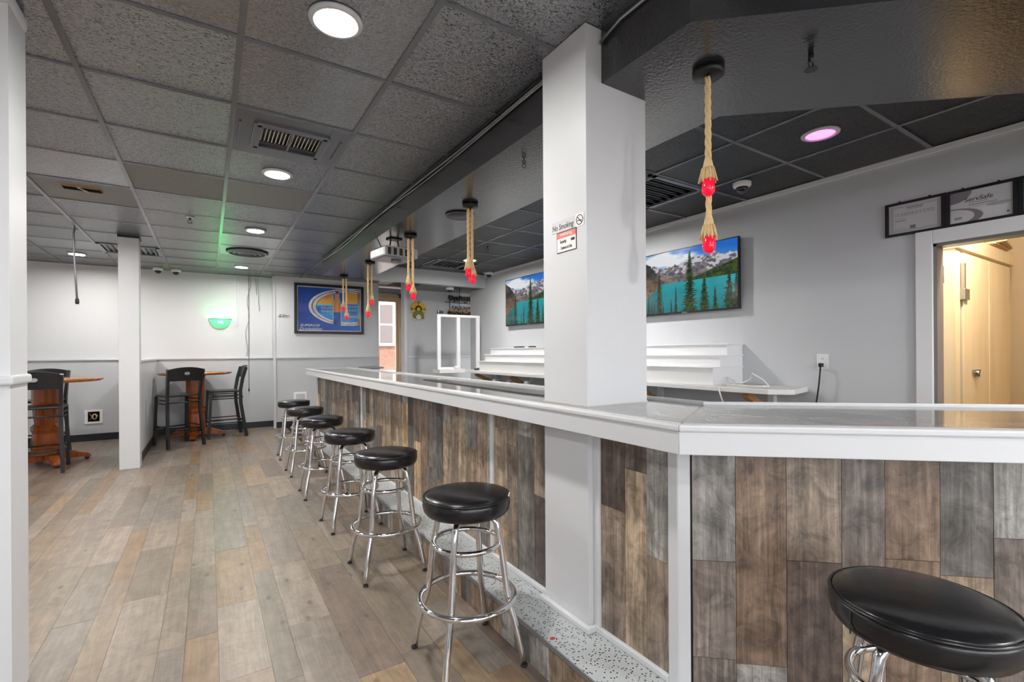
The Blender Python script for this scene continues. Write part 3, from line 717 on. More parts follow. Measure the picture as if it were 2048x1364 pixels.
# ================================================================== CEILING FITTINGS
def downlight(x, y, m, label, r=.078):
    t = empty('ceiling_downlight', (x, y, ZC - .0)); tag(t, label, 'light', 'round ceiling downlights')
    B().lathe([(r, -.002), (r, -.012), (r + .006, -.014), (r + .022, -.008), (r + .024, 0)], 32).build('trim_ring', M['white'], t)
    B().lathe([(0, -.0055), (r - .001, -.005)], 32).build('lens', m, t)
L_ = ['round white downlight nearest the white column', 'round white downlight next to the louvred vent panel', 'round white downlight between the louvred vent and the round diffuser', 'round white downlight in front of the cord wall', 'round white downlight above the wall with the open outlet box']
for (x, y), lb in zip(lights_main, L_): downlight(x, y, M['led'], lb)
downlight(3.10, 1.40, M['ledpink'], 'round downlight glowing pink above the closet doorway wall')
downlight(3.11, 5.95, M['led'], 'round white downlight behind the hanging ropes, above the back bar')
M['ledfill'] = glow('led_added_fill', (255, 252, 248), LED * 3.4)  # boosted glow for added unseen fill lamps
M['ledfillmid'] = glow('led_added_fill_mid', (255, 252, 248), LED * 1.35)  # glow of the added lamp behind the column
downlight(3.08, 3.71, M['ledfillmid'], 'added fill downlight above the back bar, hidden behind the white column')  # added lamp, brightens the back bar and right wall
for (x, y) in ((3.08, -.2), (2.9, -1.6)): downlight(x, y, M['ledfill'], 'added unseen fill downlight beside the closet wall, out of the picture')  # added unseen lamps that brighten the right wall
for (x, y) in ((-1.4175, 5.67), (-1.4175, 3.80), (-1.4175, .06), (0.4275, -1.2), (-2.65, 3.80)):  # unseen lamps added as fill for the main room
    downlight(x, y, M['led'], 'added unseen ceiling downlight for fill, out of the picture')

# louvred vent in its metal panel
vt = empty('ceiling_vent', (0.4275, 3.18, ZC)); tag(vt, 'metal ceiling panel with a louvred air vent beside the nearest downlights', 'vent', 'ceiling air vents')
pm = B(); a, c = .302, .306; ia, ic = .19, .175
for (x0, x1, y0, y1) in ((-a, -ia, -c, c), (ia, a, -c, c), (-ia, ia, -c, -ic), (-ia, ia, ic, c)): pm.box(x0, x1, y0, y1, -.004, .012)
bev(pm.build('panel_frame', M['galv'], vt), .003)
for s in (-1, 1): bev(B().box(s * .27 - .006, s * .27 + .006, -.15, .15, -.012, -.003).build('rib', M['galv'], vt), .003)
fr = B()
for (x0, x1, y0, y1) in ((-ia - .014, -ia + .03, -ic, ic), (ia - .03, ia + .014, -ic, ic), (-ia, ia, -ic - .014, -ic + .03), (-ia, ia, ic - .03, ic + .014)): fr.box(x0, x1, y0, y1, -.018, .02)
bev(fr.build('grille_frame', M['galv'], vt), .004)
B().box(-ia, ia, -ic, ic, .022, .028).build('duct_back', M['black'], vt)
B().box(-.006, .006, -ic + .02, ic - .02, -.012, .016).build('mullion', M['galv'], vt)
for k in range(16):
    xx = -.155 + k * .0207
    B().obb((xx, -.02, -.004), (.0035, 0, .004), (0, .085, 0), (.0012, 0, -.001)).build('slat', M['signslat'], vt)
for k in range(4): B().box(-.16, .16, .085 + k * .016, .09 + k * .016, -.006, .012).build('cross_slat', M['galv'], vt)
# round diffuser
dfz = empty('ceiling_vent', (0.4275, 6.92, ZC)); tag(dfz, 'square ceiling panel with a round cone diffuser', 'vent', 'ceiling air vents')
B().box(-.30, .30, -.305, .305, -.002, .012).build('panel', M['galv'], dfz)
for k, r in enumerate((.24, .18, .12, .06)): B().lathe([(r, -.014 - k * .004), (r - .035, -.032 - k * .004), (r - .04, -.028 - k * .004), (r - .006, -.008)], 28).build('cone_ring', M['greymetal'], dfz)
def louvre(x, y, wx, wy, label, n=9, ax='x'):
    t = empty('ceiling_vent', (x, y, ZC)); tag(t, label, 'vent', 'ceiling air vents')
    f = B()
    for (x0, x1, y0, y1) in ((-wx, -wx + .035, -wy, wy), (wx - .035, wx, -wy, wy), (-wx, wx, -wy, -wy + .035), (-wx, wx, wy - .035, wy)): f.box(x0, x1, y0, y1, -.008, .012)
    f.build('grille_frame', M['tee'], t); B().box(-wx, wx, -wy, wy, .02, .026).build('duct_back', M['black'], t)
    for k in range(n):
        s = -1 + 2 * (k + .5) / n
        if ax == 'x': B().obb((s * (wx - .035), 0, .004), (.009, 0, .009), (0, wy - .035, 0), (.0015, 0, -.0015)).build('slat', M['galv'], t)
        else: B().obb((0, s * (wy - .035), .004), (wx - .035, 0, 0), (0, .009, .009), (0, .0015, -.0015)).build('slat', M['galv'], t)
louvre(-0.80, 7.54, .30, .305, 'black louvred ceiling vent behind the slim post', 10, 'x')
louvre(2.46, 2.68, .30, .30, 'black louvred return grille behind the bar, nearer the bulkhead', 7, 'y')
louvre(3.08, 2.68, .30, .30, 'black louvred return grille behind the bar, nearer the wall screen', 7, 'y')
louvre(2.95, 6.40, .30, .28, 'black louvred ceiling grille in front of the grey beam', 7, 'x')
# hole in a tile with dangling wire
hp = onz(165, 378, ZC); hl = empty('ceiling_box', (hp.x, hp.y, ZC)); tag(hl, 'open rusty ceiling box with a bare fitting', 'box')
B().box(-.12, .12, -.046, .046, -.004, .01).build('rim', M['timber'], hl); B().box(-.115, .115, -.041, .041, -.0055, .004).build('hollow_shade', M['hollow_shade'], hl)  # no real hole: a dark sheet stands for its shaded inside
B().bar((-.02, -.05, -.008), (.03, .05, -.008), .014, .004).build('strap', M['paper'], hl)
# sprinklers
def sprinkler(x, y, z, label, cup=True):
    t = empty('fire_sprinkler', (x, y, z)); tag(t, label, 'sprinkler', 'pendant fire sprinklers')
    if cup: B().lathe([(.038, 0), (.036, -.006), (.012, -.010)], 20).build('escutcheon', M['white'], t)
    B().lathe([(.009, 0), (.009, -.028), (.006, -.032)], 10).build('stem', M['blackmetal'], t)
    B().tube([(-.014, 0, -.03), (-.017, 0, -.042), (-.008, 0, -.055), (0, 0, -.058), (.008, 0, -.055), (.017, 0, -.042), (.014, 0, -.03)], .003, 6).build('yoke', M['blackmetal'], t)
    B().lathe([(.022, -.062), (.022, -.059), (0, -.058)], 12).build('deflector', M['blackmetal'], t)
sprinkler(-0.14, 5.44, ZC, 'small black fire sprinkler with a white cup in the tile ceiling')
sprinkler(2.89, 5.06, ZC, 'small black fire sprinkler above the back bar', False)
sprinkler(1.86, 0.87, ZS, 'small black fire sprinkler under the angled bulkhead', False)
q = onz(150, 455, ZC)
# hook shaped like an 8 on the bulkhead
hk = empty('hanging_hook', (onz(1048, 318, ZS).x, onz(1048, 318, ZS).y, ZS)); tag(hk, 'small black figure-eight wire hook under the bulkhead', 'hook')
B().tube([(.010 * math.cos(a), 0, -.016 + .010 * math.sin(a)) for a in [k * PI / 8 for k in range(16)]], .0025, 6, True).build('loop', M['black'], hk)
B().tube([(.012 * math.cos(a), 0, -.038 + .012 * math.sin(a)) for a in [k * PI / 8 for k in range(16)]], .0025, 6, True).build('loop', M['black'], hk)
B().tube([(0, 0, 0), (0, 0, -.008)], .0025, 6).build('shank', M['black'], hk)
# flat round ceiling speaker
sp = empty('ceiling_speaker', (1.68, 3.38, ZS)); tag(sp, 'flat round black speaker cover under the bulkhead', 'speaker')
B().lathe([(.115, 0), (.115, -.008), (.105, -.012), (0, -.013)], 32).build('cover', M['blackmetal'], sp); B().ring(.11, .003, -.011, 32, 6).build('rim', M['greymetal'], sp)
# conduit and cables along the bulkhead
cb = empty('cable_run', (1.34, 4, ZC - .03)); tag(cb, 'silver and black cables strung along the top of the bulkhead', 'cable')
def cab(pts, r, m):
    o = B().tube(pts, r, 8).build('cable', m, cb); o.matrix_parent_inverse = Matrix.Translation((-1.34, -4, -(ZC - .03))); return o
ysn = [1.72 + k * .29 for k in range(19)]
cab([(1.333, y, ZC - .030 - .006 * math.sin(y * 3.1)) for y in ysn], .0075, M['greymetal'])
cab([(1.334, y, ZC - .046 - .010 * math.sin(y * 2.3 + 1)) for y in ysn], .005, M['steel'])
cab([(1.330, y, ZC - .012) for y in ysn], .006, M['black'])
cab([(1.335, 1.41, ZC - .06), (1.333, 1.3, ZC - .03), (1.333, 1.02, ZC - .028), along((1.333, 1.0), .3) + (ZC - .028,), along((1.333, 1.0), 1.2) + (ZC - .028,)], .0075, M['steel'])

# ---- dome cameras
def dome(x, y, z, label, r=.062, rz=0.0):
    t = empty('security_camera', (x, y, z), rz); tag(t, label, 'camera', 'white dome security cameras')
    B().lathe([(r, 0), (r + .004, -.006), (r + .003, -.03), (r - .008, -.04), (r * .72, -.042)][::-1], 28).build('housing', M['trimw'], t)
    dm = B().lathe([(r * .72, -.040), (r * .70, -.055), (r * .55, -.072), (r * .3, -.083), (0, -.086)][::-1], 24).build('dome', M['glass_dark'], t)
    return t
dome(3.48, 2.13, ZC, 'white dome camera on the ceiling above the screen by the doorway wall')
dome(3.86, 6.72, ZC, 'white dome camera with a curled cable by the grey beam')
dome(3.41, 7.25, ZS, 'white dome camera under the low lobby ceiling')
dome(-0.63, 8.90, ZC, 'white dome camera near the cord wall, the one next to the slim post')
dome(-0.41, 8.93, ZC, 'white dome camera near the cord wall, the one farther from the slim post')
tag(B().tube([(3.80, 6.72, ZC - .03), (3.76, 6.72, ZC - .02), (3.755, 6.72, ZC + .0)], .006, 8).build('camera_cable', M['white']), 'short white cable curling from dome camera to ceiling by the grey beam', 'cable')

# ---- projector
pj = empty('projector', (1.50, 4.42, ZS)); tag(pj, 'ceiling-hung grey projector with a slotted front', 'projector')
pj.rotation_euler = (0, 0, math.radians(8))
B().box(-.06, .06, -.05, .05, -.012, 0).build('mount_plate', M['black'], pj)
for s in (-1, 1): B().bar((s * .035, .0, -.012), (s * .05, 0, -.10), .018, .008).build('mount_arm', M['black'], pj)
bev(B().box(-.17, .16, -.15, .17, -.205, -.10).build('body', M['greymetal'], pj), .02, 3)
B().lathe([(.05, -.001), (.05, -.02), (.03, -.024)], 20, (.02, 0, -.203)).build('knob', M['greymetal'], pj)
fpn = B().box(-.172, .16, -.162, -.148, -.195, -.11).build('front_panel', M['socket'], pj)
for k in range(5): B().box(-.145 + k * .058, -.115 + k * .058, -.166, -.158, -.185, -.122).build('slot', M['black'], fpn)
B().tube([(-.13, 0, -.10), (-.16, .02, -.02), (-.19, .02, .03)], .005, 8).build('cord', M['black'], pj)

# ---- rope pendants
def rope_mesh(name, x, y, z0, z1, par, r=.0105, ph=0.0):
    b = B(); n = max(10, int((z0 - z1) / .012))
    for k in range(3):
        b.tube([(x + r * .55 * math.cos(ph + i * .62 + k * 2 * PI / 3), y + r * .55 * math.sin(ph + i * .62 + k * 2 * PI / 3), z0 + (z1 - z0) * i / n) for i in range(n + 1)], r * .62, 6)
    return b.build(name, M['rope'], par)
def pendant(px, py, ends, label):
    t = empty('rope_pendant', (px, py, ZS)); tag(t, label, 'lamp', 'rope pendants with red bulbs')
    B().lathe([(.058, 0), (.058, -.022), (.050, -.028), (.0, -.03)][::1], 32).build('canopy', M['black'], t)
    B().lathe([(.008, -.03), (.006, -.045), (0, -.046)], 10).build('cord_grip', M['black'], t)
    for k, (dx, dy, zb) in enumerate(ends):
        zt = zb - ZS + .065      # bulb bottom zb -> bulb top
        r = rope_mesh('rope', dx, dy, -.035, zt + .05, t, ph=k)
        tb = B()
        tb.lathe([(.010, .085), (.016, .062), (.020, .04), (.024, .014), (.029, -.006), (.025, -.002), (.018, .004)][::-1], 16, (dx, dy, zt))
        for j in range(14):
            a = j * 2 * PI / 14 + k; tb.tube([(dx + .019 * math.cos(a), dy + .019 * math.sin(a), zt + .04), (dx + (.027 + .004 * (j % 3)) * math.cos(a), dy + (.027 + .004 * (j % 3)) * math.sin(a), zt - .010 - .006 * (j % 2))], [.005, .0025], 5)
        tb.build('tassel', M['rope'], r)
        B().lathe([(0, -.068), (.012, -.066), (.021, -.056), (.0245, -.042), (.023, -.022), (.017, -.002), (.013, .01)], 20, (dx, dy, zt)).build('bulb', M['bulb'], r)
    return t
pendant(1.634, 1.134, [(-.014, -.006, 1.846), (.014, .012, 1.634)], 'rope pendant with two red bulbs in front of the wall screen and column')
pendant(1.62, 3.09, [(-.016, .0, 1.80), (.014, .0, 1.757)], 'rope pendant with red bulbs beside the flat round speaker')
pendant(1.578, 4.192, [(-.018, .01, 1.82), (.018, -.006, 1.742)], 'rope pendant with red bulbs next to the projector')
pendant(1.633, 5.688, [(.02, .01, 1.825), (-.025, 0, 1.678)], 'rope pendant with red bulbs between the projector and the poster')
pendant(1.615, 6.90, [(-.01, .01, 1.84), (.03, 0, 1.715)], 'rope pendant with red bulbs hanging before the blue poster')

# ================================================================== WALL SCREENS, POSTER, SIGNS
def hsh(i, j, s):
    q = math.sin(i * 127.1 + j * 311.7 + s * 74.7) * 43758.5453; return q - math.floor(q)
def fbm(x, y, s=0):
    v = 0; a = .5
    for k in range(4):
        i, j = math.floor(x), math.floor(y); fx, fy = x - i, y - j; fx = fx * fx * (3 - 2 * fx); fy = fy * fy * (3 - 2 * fy)
        v += a * ((hsh(i, j, s) * (1 - fx) + hsh(i + 1, j, s) * fx) * (1 - fy) + (hsh(i, j + 1, s) * (1 - fx) + hsh(i + 1, j + 1, s) * fx) * fy - .5) * 1.6
        x = x * 2.03 + 1.7; y = y * 2.01 - .9; a *= .55
    return v
def h1(n):
    q = math.sin(n * 127.1 + 311.7) * 43758.5453; return q - math.floor(q)
def ridge(s, seed, base, amp, f):
    v = 0; a = 1
    for k in range(5):
        q = s * f * 2 ** k + seed; i = math.floor(q); fr = q - i
        v += a * (h1(i + seed * 3) * (1 - fr) + h1(i + 1 + seed * 3) * fr); a *= .55
    return base + amp * (v / 2 - .5)
def mix(a, b, t): t = max(0, min(1, t)); return tuple(a[i] * (1 - t) + b[i] * t for i in range(3))
TREES = [(a_, b_, c_ * 1.35) for a_, b_, c_ in [(.06, .30, .016), (.10, .36, .014), (.135, .26, .012), (.165, .24, .010), (.225, .72, .030), (.27, .20, .008), (.36, .22, .010), (.41, .42, .016), (.555, .95, .062), (.70, .52, .045), (.80, .34, .022), (.93, .55, .055), (.99, .5, .05), (.02, .25, .02)]]
def lake(s, t):
    n = fbm(s * 9, t * 9); n2 = fbm(s * 34, t * 34, 2)
    c = mix((150, 196, 236), (36, 110, 206), (t - .62) * 2.2 + .1 + max(0, s - .45) * .5)
    c = mix(c, (244, 247, 252), (fbm(s * 4 + 1, t * 8, 5) + .42 - abs(t - .84) * 2.2 - max(0, s - .45) * .9) * 2.6)
    m1 = ridge(s, 3.1, .76, .26, 11) + .07 * math.exp(-((s - .84) / .13) ** 2) - .05 * math.exp(-((s - .30) / .1) ** 2)
    if t < m1:
        c = mix((84, 82, 98), (164, 154, 152), .45 + n2 * 1.3 + (t - .62))
        if n2 + n * .5 + (t - .66) * 1.2 > .20: c = mix(c, (232, 235, 240), .7)
        if t < .60: c = mix(c, (160, 130, 104), .55 + n)
    lm = .98 - 1.62 * s + .10 * n
    if s < .45 and t < lm: c = mix(mix((96, 84, 80), (50, 47, 50), .5 + n * 1.6), (156, 120, 88), .55 - (t - .40) * 2.0 + n2 * .8)
    gr = .47 + .46 * max(0, s - .45) ** 1.1 + .02 * n2
    if s > .42 and t < gr: c = mix((30, 52, 24), (78, 94, 38), .45 + n2 * 1.6)
    wl = .48 if s > .26 else .48 - (.26 - s) * 1.15
    if t < wl:
        c = mix((14, 112, 122), (44, 176, 184), .25 + t * 1.3 + .25 * n)
        if s < .26: c = mix(c, (16, 70, 74), .35)
    for tx, th, tw in TREES:
        if t < th:
            f = (th - t) / th; q = (th - t) * 30 + tx * 57; q = q - math.floor(q)
            ww = tw * (.05 + .95 * f ** .8) * (.45 + .55 * q)
            if abs(s - tx) < ww * (1 + 1.2 * n2): c = mix((14, 34, 18), (74, 92, 40), .35 + n2 * 1.5)
    return c
def tv(y0, y1, z0, z1, label, xb=XW):
    t = empty('wall_tv', (xb - .05, (y0 + y1) / 2, z0)); tag(t, label, 'television', 'wall televisions showing a mountain lake')
    def wp_(b, n, m):
        o = b.build(n, m, t); o.matrix_parent_inverse = Matrix.Translation((-(xb - .05), -(y0 + y1) / 2, -z0)); return o
    bev(wp_(B().box(xb - .062, xb - .03, y0, y1, z0, z1), 'casing', M['black']), .004)
    wp_(B().box(xb - .03, xb, (y0 + y1) / 2 - .2, (y0 + y1) / 2 + .2, z0 + .15, z1 - .15), 'wall_bracket', M['black'])
    me = painted('screen', 230, 130, lake, M['screen'], lambda s, q: (xb - .0632, y1 - .010 - s * (y1 - y0 - .02), z0 + .018 + q * (z1 - z0 - .028)))
    o = bpy.data.objects.new('screen', me); C.objects.link(o); o.parent = t; o.matrix_parent_inverse = Matrix.Translation((-(xb - .05), -(y0 + y1) / 2, -z0)); o['label'] = 'lit picture of a turquoise mountain lake with pines'
    wp_(B().box(xb - .064, xb - .061, (y0 + y1) / 2 - .03, (y0 + y1) / 2 + .03, z0 + .003, z0 + .012), 'maker_badge', M['greymetal'])
tv(2.413, 3.535, 1.616, 2.250, 'wall television showing a turquoise lake, on the side of the column nearer the doorway')
tv(5.03, 6.257, 1.648, 2.355, 'wall television showing a turquoise lake, on the side of the column nearer the grey beam')

def poster_fn(s, t):
    n = fbm(s * 7, t * 6, 3)
    c = mix((16, 58, 150), (34, 130, 222), s * .75 - .05 + .25 * n)
    if .42 < t < .62 and s < .22: c = mix(c, (86, 84, 164), .45)
    e = math.hypot((s - .78) / .62, (t - .56) / .44)
    if e < 1.0: c = mix((196, 194, 202), (232, 230, 234), .5 + n * 2)
    if .90 < e < .925: c = (44, 54, 92)
    if .80 < e < .815: c = (70, 80, 120)
    if e <= .80:
        c = mix((22, 96, 200), (74, 184, 242), .35 + n * 1.2 + (.6 - t) * .6)
        if s < .56 and t > .60: c = mix((248, 190, 84), (214, 120, 44), (t - .62) * 2.6 + n)
        if s < .56 and .585 < t < .615: c = (150, 206, 240)
        if s > .74 and t > .66: c = mix((244, 178, 66), (252, 214, 130), .5 + n * 1.6)
        if s > .74 and .64 < t < .665: c = (150, 206, 240)
        if s > .74 and .33 < t < .36: c = (226, 190, 120)
    if s > .955 and .15 < t < .93: c = mix((176, 100, 60), (150, 190, 220), .5 + n * 2)
    bx = s - .615; bw = .060 if t < .60 else max(.026, .060 - (t - .60) * .20)
    if .10 < t < .95 and abs(bx) < bw:
        c = mix((226, 130, 56), (250, 200, 124), .6 - abs(bx) / bw * .6)
        if t < .44: c = mix((18, 58, 134), (44, 120, 214), .45 + n)
        if t > .88: c = (128, 62, 84)
    elif .10 < t < .95 and abs(bx) < bw + .012 and e < .8: c = (150, 208, 246)
    return c
pt = empty('framed_poster', (1.82, YP, 1.58)); tag(pt, 'framed blue beer poster with glasses and a bottle', 'poster')
def ptp(b, n, m):
    o = b.build(n, m, pt); o.matrix_parent_inverse = Matrix.Translation((-1.82, -YP, -1.58)); return o
px0, px1, pz0, pz1 = 1.240, 2.412, 1.590, 2.460
for (x0, x1, z0, z1) in ((px0, px0 + .045, pz0, pz1), (px1 - .045, px1, pz0, pz1), (px0 + .045, px1 - .045, pz0, pz0 + .045), (px0 + .045, px1 - .045, pz1 - .045, pz1)):
    bev(ptp(B().box(x0, x1, YP - .04, YP, z0, z1), 'frame_rail', M['blackmetal']), .006)
ptp(B().box(px0 + .045, px1 - .045, YP - .012, YP, pz0 + .045, pz1 - .045), 'mat_board', M['white'])
me = painted('print', 200, 150, poster_fn, M['print'], lambda s, q: (px0 + .062 + s * (px1 - px0 - .124), YP - .0135, pz0 + .062 + q * (pz1 - pz0 - .124)))
o = bpy.data.objects.new('print', me); C.objects.link(o); o.parent = pt; o.matrix_parent_inverse = Matrix.Translation((-1.82, -YP, -1.58))
def ptext(body, x, z, size, shear=.2, al='CENTER', sx=1.0):
    text_mesh('lettering', body, size, M['white'], pt, (x - 1.82, -.0145, z - 1.58), (PI / 2, 0, 0), al, shear, .0004, sx)
ptext('SUPERIOR', 1.33, 1.735, .055, .25, 'LEFT', 1.3); ptext('Drinkability', 1.32, 1.675, .068, .25, 'LEFT', 1.15)
ptext('GOLDEN', 1.775, 2.05, .052); ptext('WHEAT', 1.775, 1.99, .060); ptext('GOLDEN', 2.20, 2.09, .055); ptext('WHEAT', 2.20, 2.02, .065)

# signs on the column (its left face, plane x = 1.261)
def colpt(u, v): return onx(u, v, 1.2605)
s1 = empty('no_smoking_sign', tuple(colpt(1138, 462))); tag(s1, 'clear No Smoking sticker on the column', 'sign')
a_, b_ = colpt(1104, 470), colpt(1168, 425); c_ = colpt(1104, 446)
cy, cz = (a_.y + b_.y) / 2, s1.location.z
wy = abs(a_.y - b_.y) ; hz = .048
def colbox(par, dy0, dy1, dz0, dz1, th, n, m): return B().box(-th, 0.0006, dy0, dy1, dz0, dz1).build(n, m, par)
s1.location.y = (a_.y + b_.y) / 2
zl = (zat(1.2605, a_.y, 458) + zat(1.2605, b_.y, 437)) / 2; s1.location.z = zl
M['sticker'] = mat('clear_sticker', (208, 208, 210), 0.25); M['signwhite'] = mat('sign_white', (232, 230, 228), 0.4); M['signred'] = mat('sign_red', (222, 120, 112), 0.4)
colbox(s1, -wy / 2, wy / 2, -hz / 2, hz / 2, .0008, 'sticker_sheet', M['sticker'])
text_mesh('lettering', 'No Smoking', .034, M['ink'], s1, (-.0012, .030, -.004), (PI / 2, 0, -PI / 2), 'CENTER', .1, .0003, 0.92 * wy / .235)
colbox(s1, -wy / 2, -wy / 2 + .052, -.026, .026, .0010, 'symbol_plate', M['signwhite'])
sym = B(); cyc = -wy / 2 + .026
sym.tube([(-.0012, cyc + .019 * math.cos(a), .019 * math.sin(a)) for a in [k * PI / 12 for k in range(24)]], .0016, 6, True)
sym.tube([(-.0012, cyc + .013, .013), (-.0012, cyc - .013, -.013)], .0016, 6); sym.tube([(-.0012, cyc - .012, -.003), (-.0012, cyc + .012, -.003)], .0018, 6)
sym.build('symbol', M['ink'], s1)
p0, p1 = colpt(1114, 468), colpt(1153, 456); w2 = abs(p0.y - p1.y); zt_ = zat(1.2605, (p0.y + p1.y) / 2, 461); zb_ = zat(1.2605, (p0.y + p1.y) / 2, 503)
s2 = empty('warning_sign', (1.2605, (p0.y + p1.y) / 2, (zt_ + zb_) / 2)); tag(s2, 'small WARNING security camera notice with a red header on the column', 'sign')
hh = (zt_ - zb_)
colbox(s2, -w2 / 2, w2 / 2, -hh / 2, hh / 2, .0012, 'border', M['ink']); colbox(s2, -w2 / 2 + .003, w2 / 2 - .003, -hh / 2 + .003, hh / 2 - .003, .0016, 'face', M['signwhite'])
colbox(s2, -w2 / 2 + .003, w2 / 2 - .003, hh * .19, hh / 2 - .003, .0019, 'header', M['signred'])
kx = w2 / .15
text_mesh('lettering', 'WARNING', hh * .22, M['signwhite'], s2, (-.0022, 0, hh * .335), (PI / 2, 0, -PI / 2), sx=.86)
text_mesh('lettering', 'Security', hh * .24, M['ink'], s2, (-.0020, w2 * .16, hh * .02), (PI / 2, 0, -PI / 2), sx=.62)
text_mesh('lettering', 'Cameras in Use', hh * .22, M['ink'], s2, (-.0020, 0, -hh * .28), (PI / 2, 0, -PI / 2), sx=.60)
B().box(-.0022, -.001, -w2 * .42, -w2 * .24, -hh * .04, hh * .08).build('camera_symbol', M['ink'], s2)

# certificates above the closet door
def cert(y0, y1, z0, z1, label, fn):
    t = empty('framed_certificate', (XW, (y0 + y1) / 2, z0)); tag(t, label, 'certificate', 'framed certificates over the closet door')
    def q_(b, n, m):
        o = b.build(n, m, t); o.matrix_parent_inverse = Matrix.Translation((-XW, -(y0 + y1) / 2, -z0)); return o
    for (ya, yb, za, zb) in ((y0, y0 + .02, z0, z1), (y1 - .02, y1, z0, z1), (y0 + .02, y1 - .02, z0, z0 + .016), (y0 + .02, y1 - .02, z1 - .016, z1)):
        q_(B().box(XW - .02, XW, ya, yb, za, zb), 'frame_rail', M['blackmetal'])
    me = painted('sheet', 110, 80, fn, M['print'], lambda s, r: (XW - .008, y1 - .02 - s * (y1 - y0 - .04), z0 + .016 + r * (z1 - z0 - .032)))
    o = bpy.data.objects.new('sheet', me); C.objects.link(o); o.parent = t; o.matrix_parent_inverse = Matrix.Translation((-XW, -(y0 + y1) / 2, -z0))
    for k in range(2):
        yy = y0 + (y1 - y0) * (.25 + .5 * k); q_(B().box(XW - .016, XW, yy - .004, yy + .004, z1, z1 + .008), 'clip', M['black'])
    return t
def cert1(s, t):
    c = (206, 204, 206); d = min(s, 1 - s, (t) * .75, (1 - t) * .75)
    if .03 < d < .06: c = (168, 168, 172) if (int(s * 90) + int(t * 60)) % 2 else (200, 198, 200)
    if abs(d - .075) < .006: c = (150, 150, 154)
    if .35 < s < .66 and (.84 < t < .87 or .79 < t < .81): c = (110, 110, 112)
    for r in (.68, .62): 
        if .12 < s < .88 and abs(t - r) < .010 and (int(s * 70) % 5): c = (150, 150, 150)
    if .12 < s < .34 and (abs(t - .50) < .012 or abs(t - .43) < .01 or abs(t - .16) < .01): c = (140, 140, 140)
    if .41 < s < .52 and .12 < t < .23: c = (128, 128, 128)
    return c
def cert2(s, t):
    c = (214, 213, 216)
    if math.hypot(s / .36, (1 - t) / .36) < 1: c = (138, 137, 140)
    r1 = math.hypot((s - .02) / .52, (t - .18) / .30); r2 = math.hypot((s - .0) / .40, (t - .20) / .25)
    if r1 < 1 and r2 > 1: c = (140, 132, 132)
    if .30 < s < .62 and abs(t - (.60)) < .012: c = (120, 120, 120)
    if .30 < s < .76 and abs(t - (.53)) < .010: c = (150, 150, 150)
    if .30 < s < .85 and abs(t - .46) < .008: c = (178, 178, 178)
    if math.hypot((s - .78) / .2, (t - .44) / .06) < 1: c = (176, 176, 178)
    if .07 < s < .2 and .10 < t < .2 and int(t * 60) % 2: c = (110, 110, 110)
    if .90 < s < .94 and .1 < t < .16: c = (70, 70, 70)
    return c
def cert3(s, t): return (120, 140, 165) if s < .03 else ((150, 150, 152) if (int(t * 26) % 2 and .08 < s < .9) else (206, 206, 208))
cert(1.052, 1.369, 2.018, 2.242, 'framed certificate with an ornamental border, next to the bare grey wall', cert1)
c2 = cert(0.732, 1.050, 2.018, 2.240, 'framed food-safety certificate with grey swooshes over the closet door', cert2)
text_mesh('lettering', 'ServSafe', .038, M['ink'], c2, (-.009, .01, .150), (PI / 2, 0, -PI / 2), 'CENTER', .15, .0002, 1.0)
cert(0.412, 0.730, 2.018, 2.240, 'framed certificate of dense print, partly out of view over the closet door', cert3)

# sconce
sc_ = empty('wall_sconce', (0.17, YF, 1.66)); tag(sc_, 'half-round wall sconce glowing green', 'sconce')
vs = []; fs = []; n = 14; m = 7
for i in range(m + 1):
    ph = i / m * PI / 2
    for k in range(n + 1):
        a = PI * k / n; r = math.cos(ph)
        vs.append((-.155 * r * math.cos(a), -.10 * r * math.sin(a) , .155 * (1 - math.sin(ph))))
for i in range(m):
    for k in range(n): fs.append((i * (n + 1) + k, (i + 1) * (n + 1) + k, (i + 1) * (n + 1) + k + 1, i * (n + 1) + k + 1))
B().add(vs, fs, True).build('bowl', M['ledgreen'], sc_)
diskb = B().lathe([(0, 0), (.05, 0), (.05, .03), (0, .035)], 16, (0, -.055, .085)).build('lamp', glow('green_lamp', (50, 255, 130), 36.0), sc_)
B().tube([(-.157 * math.cos(PI * k / 16), -.102 * math.sin(PI * k / 16), .156) for k in range(17)], .006, 8).build('rim', M['greymetal'], sc_)

# neon sign (switched off) and sunflower plaque
nn = empty('neon_sign', (3.85, YN - .03, 1.92)); tag(nn, 'unlit neon sign of dark tubes and an orange bar on the lobby wall', 'sign')
def squig(x0, x1, z, amp, m, name, f=1.0, r=.010):
    k = 70; B().tube([(x0 + (x1 - x0) * i / k + .022 * math.sin(i * .9 * f), -.02 - .006 * math.sin(i * 1.3), z + amp * math.sin(i * .62 * f) + .3 * amp * math.sin(i * .23)) for i in range(k + 1)], r, 6).build(name, m, nn)
squig(-.22, .30, .30, .048, M['black'], 'neon_tube'); squig(-.20, .30, .31, .030, M['black'], 'neon_tube', 1.35)
B().tube([(-.27, 0, .235), (.30, 0, .225)], .006, 6).build('support_rail', M['black'], nn); B().tube([(-.18, 0, .30), (-.17, 0, .02)], .006, 6).build('support_rail', M['black'], nn); B().tube([(.02, 0, .42), (.02, 0, .0)], .005, 6).build('support_rail', M['black'], nn)
squig(-.15, .30, .14, .022, M['galv'], 'neon_tube', .8); squig(-.22, .30, .08, .02, M['timber'], 'neon_tube', .6, .014); squig(-.23, .30, .03, .026, M['black'], 'neon_tube', 1.1, .012)
B().box(-.06, .30, .01, .03, -.03, .03).build('transformer', M['black'], nn)
sf = empty('sunflower_plaque', (3.08, YN - .012, 1.82)); tag(sf, 'sunflower wall plaque with a gnome on the lobby wall', 'plaque')
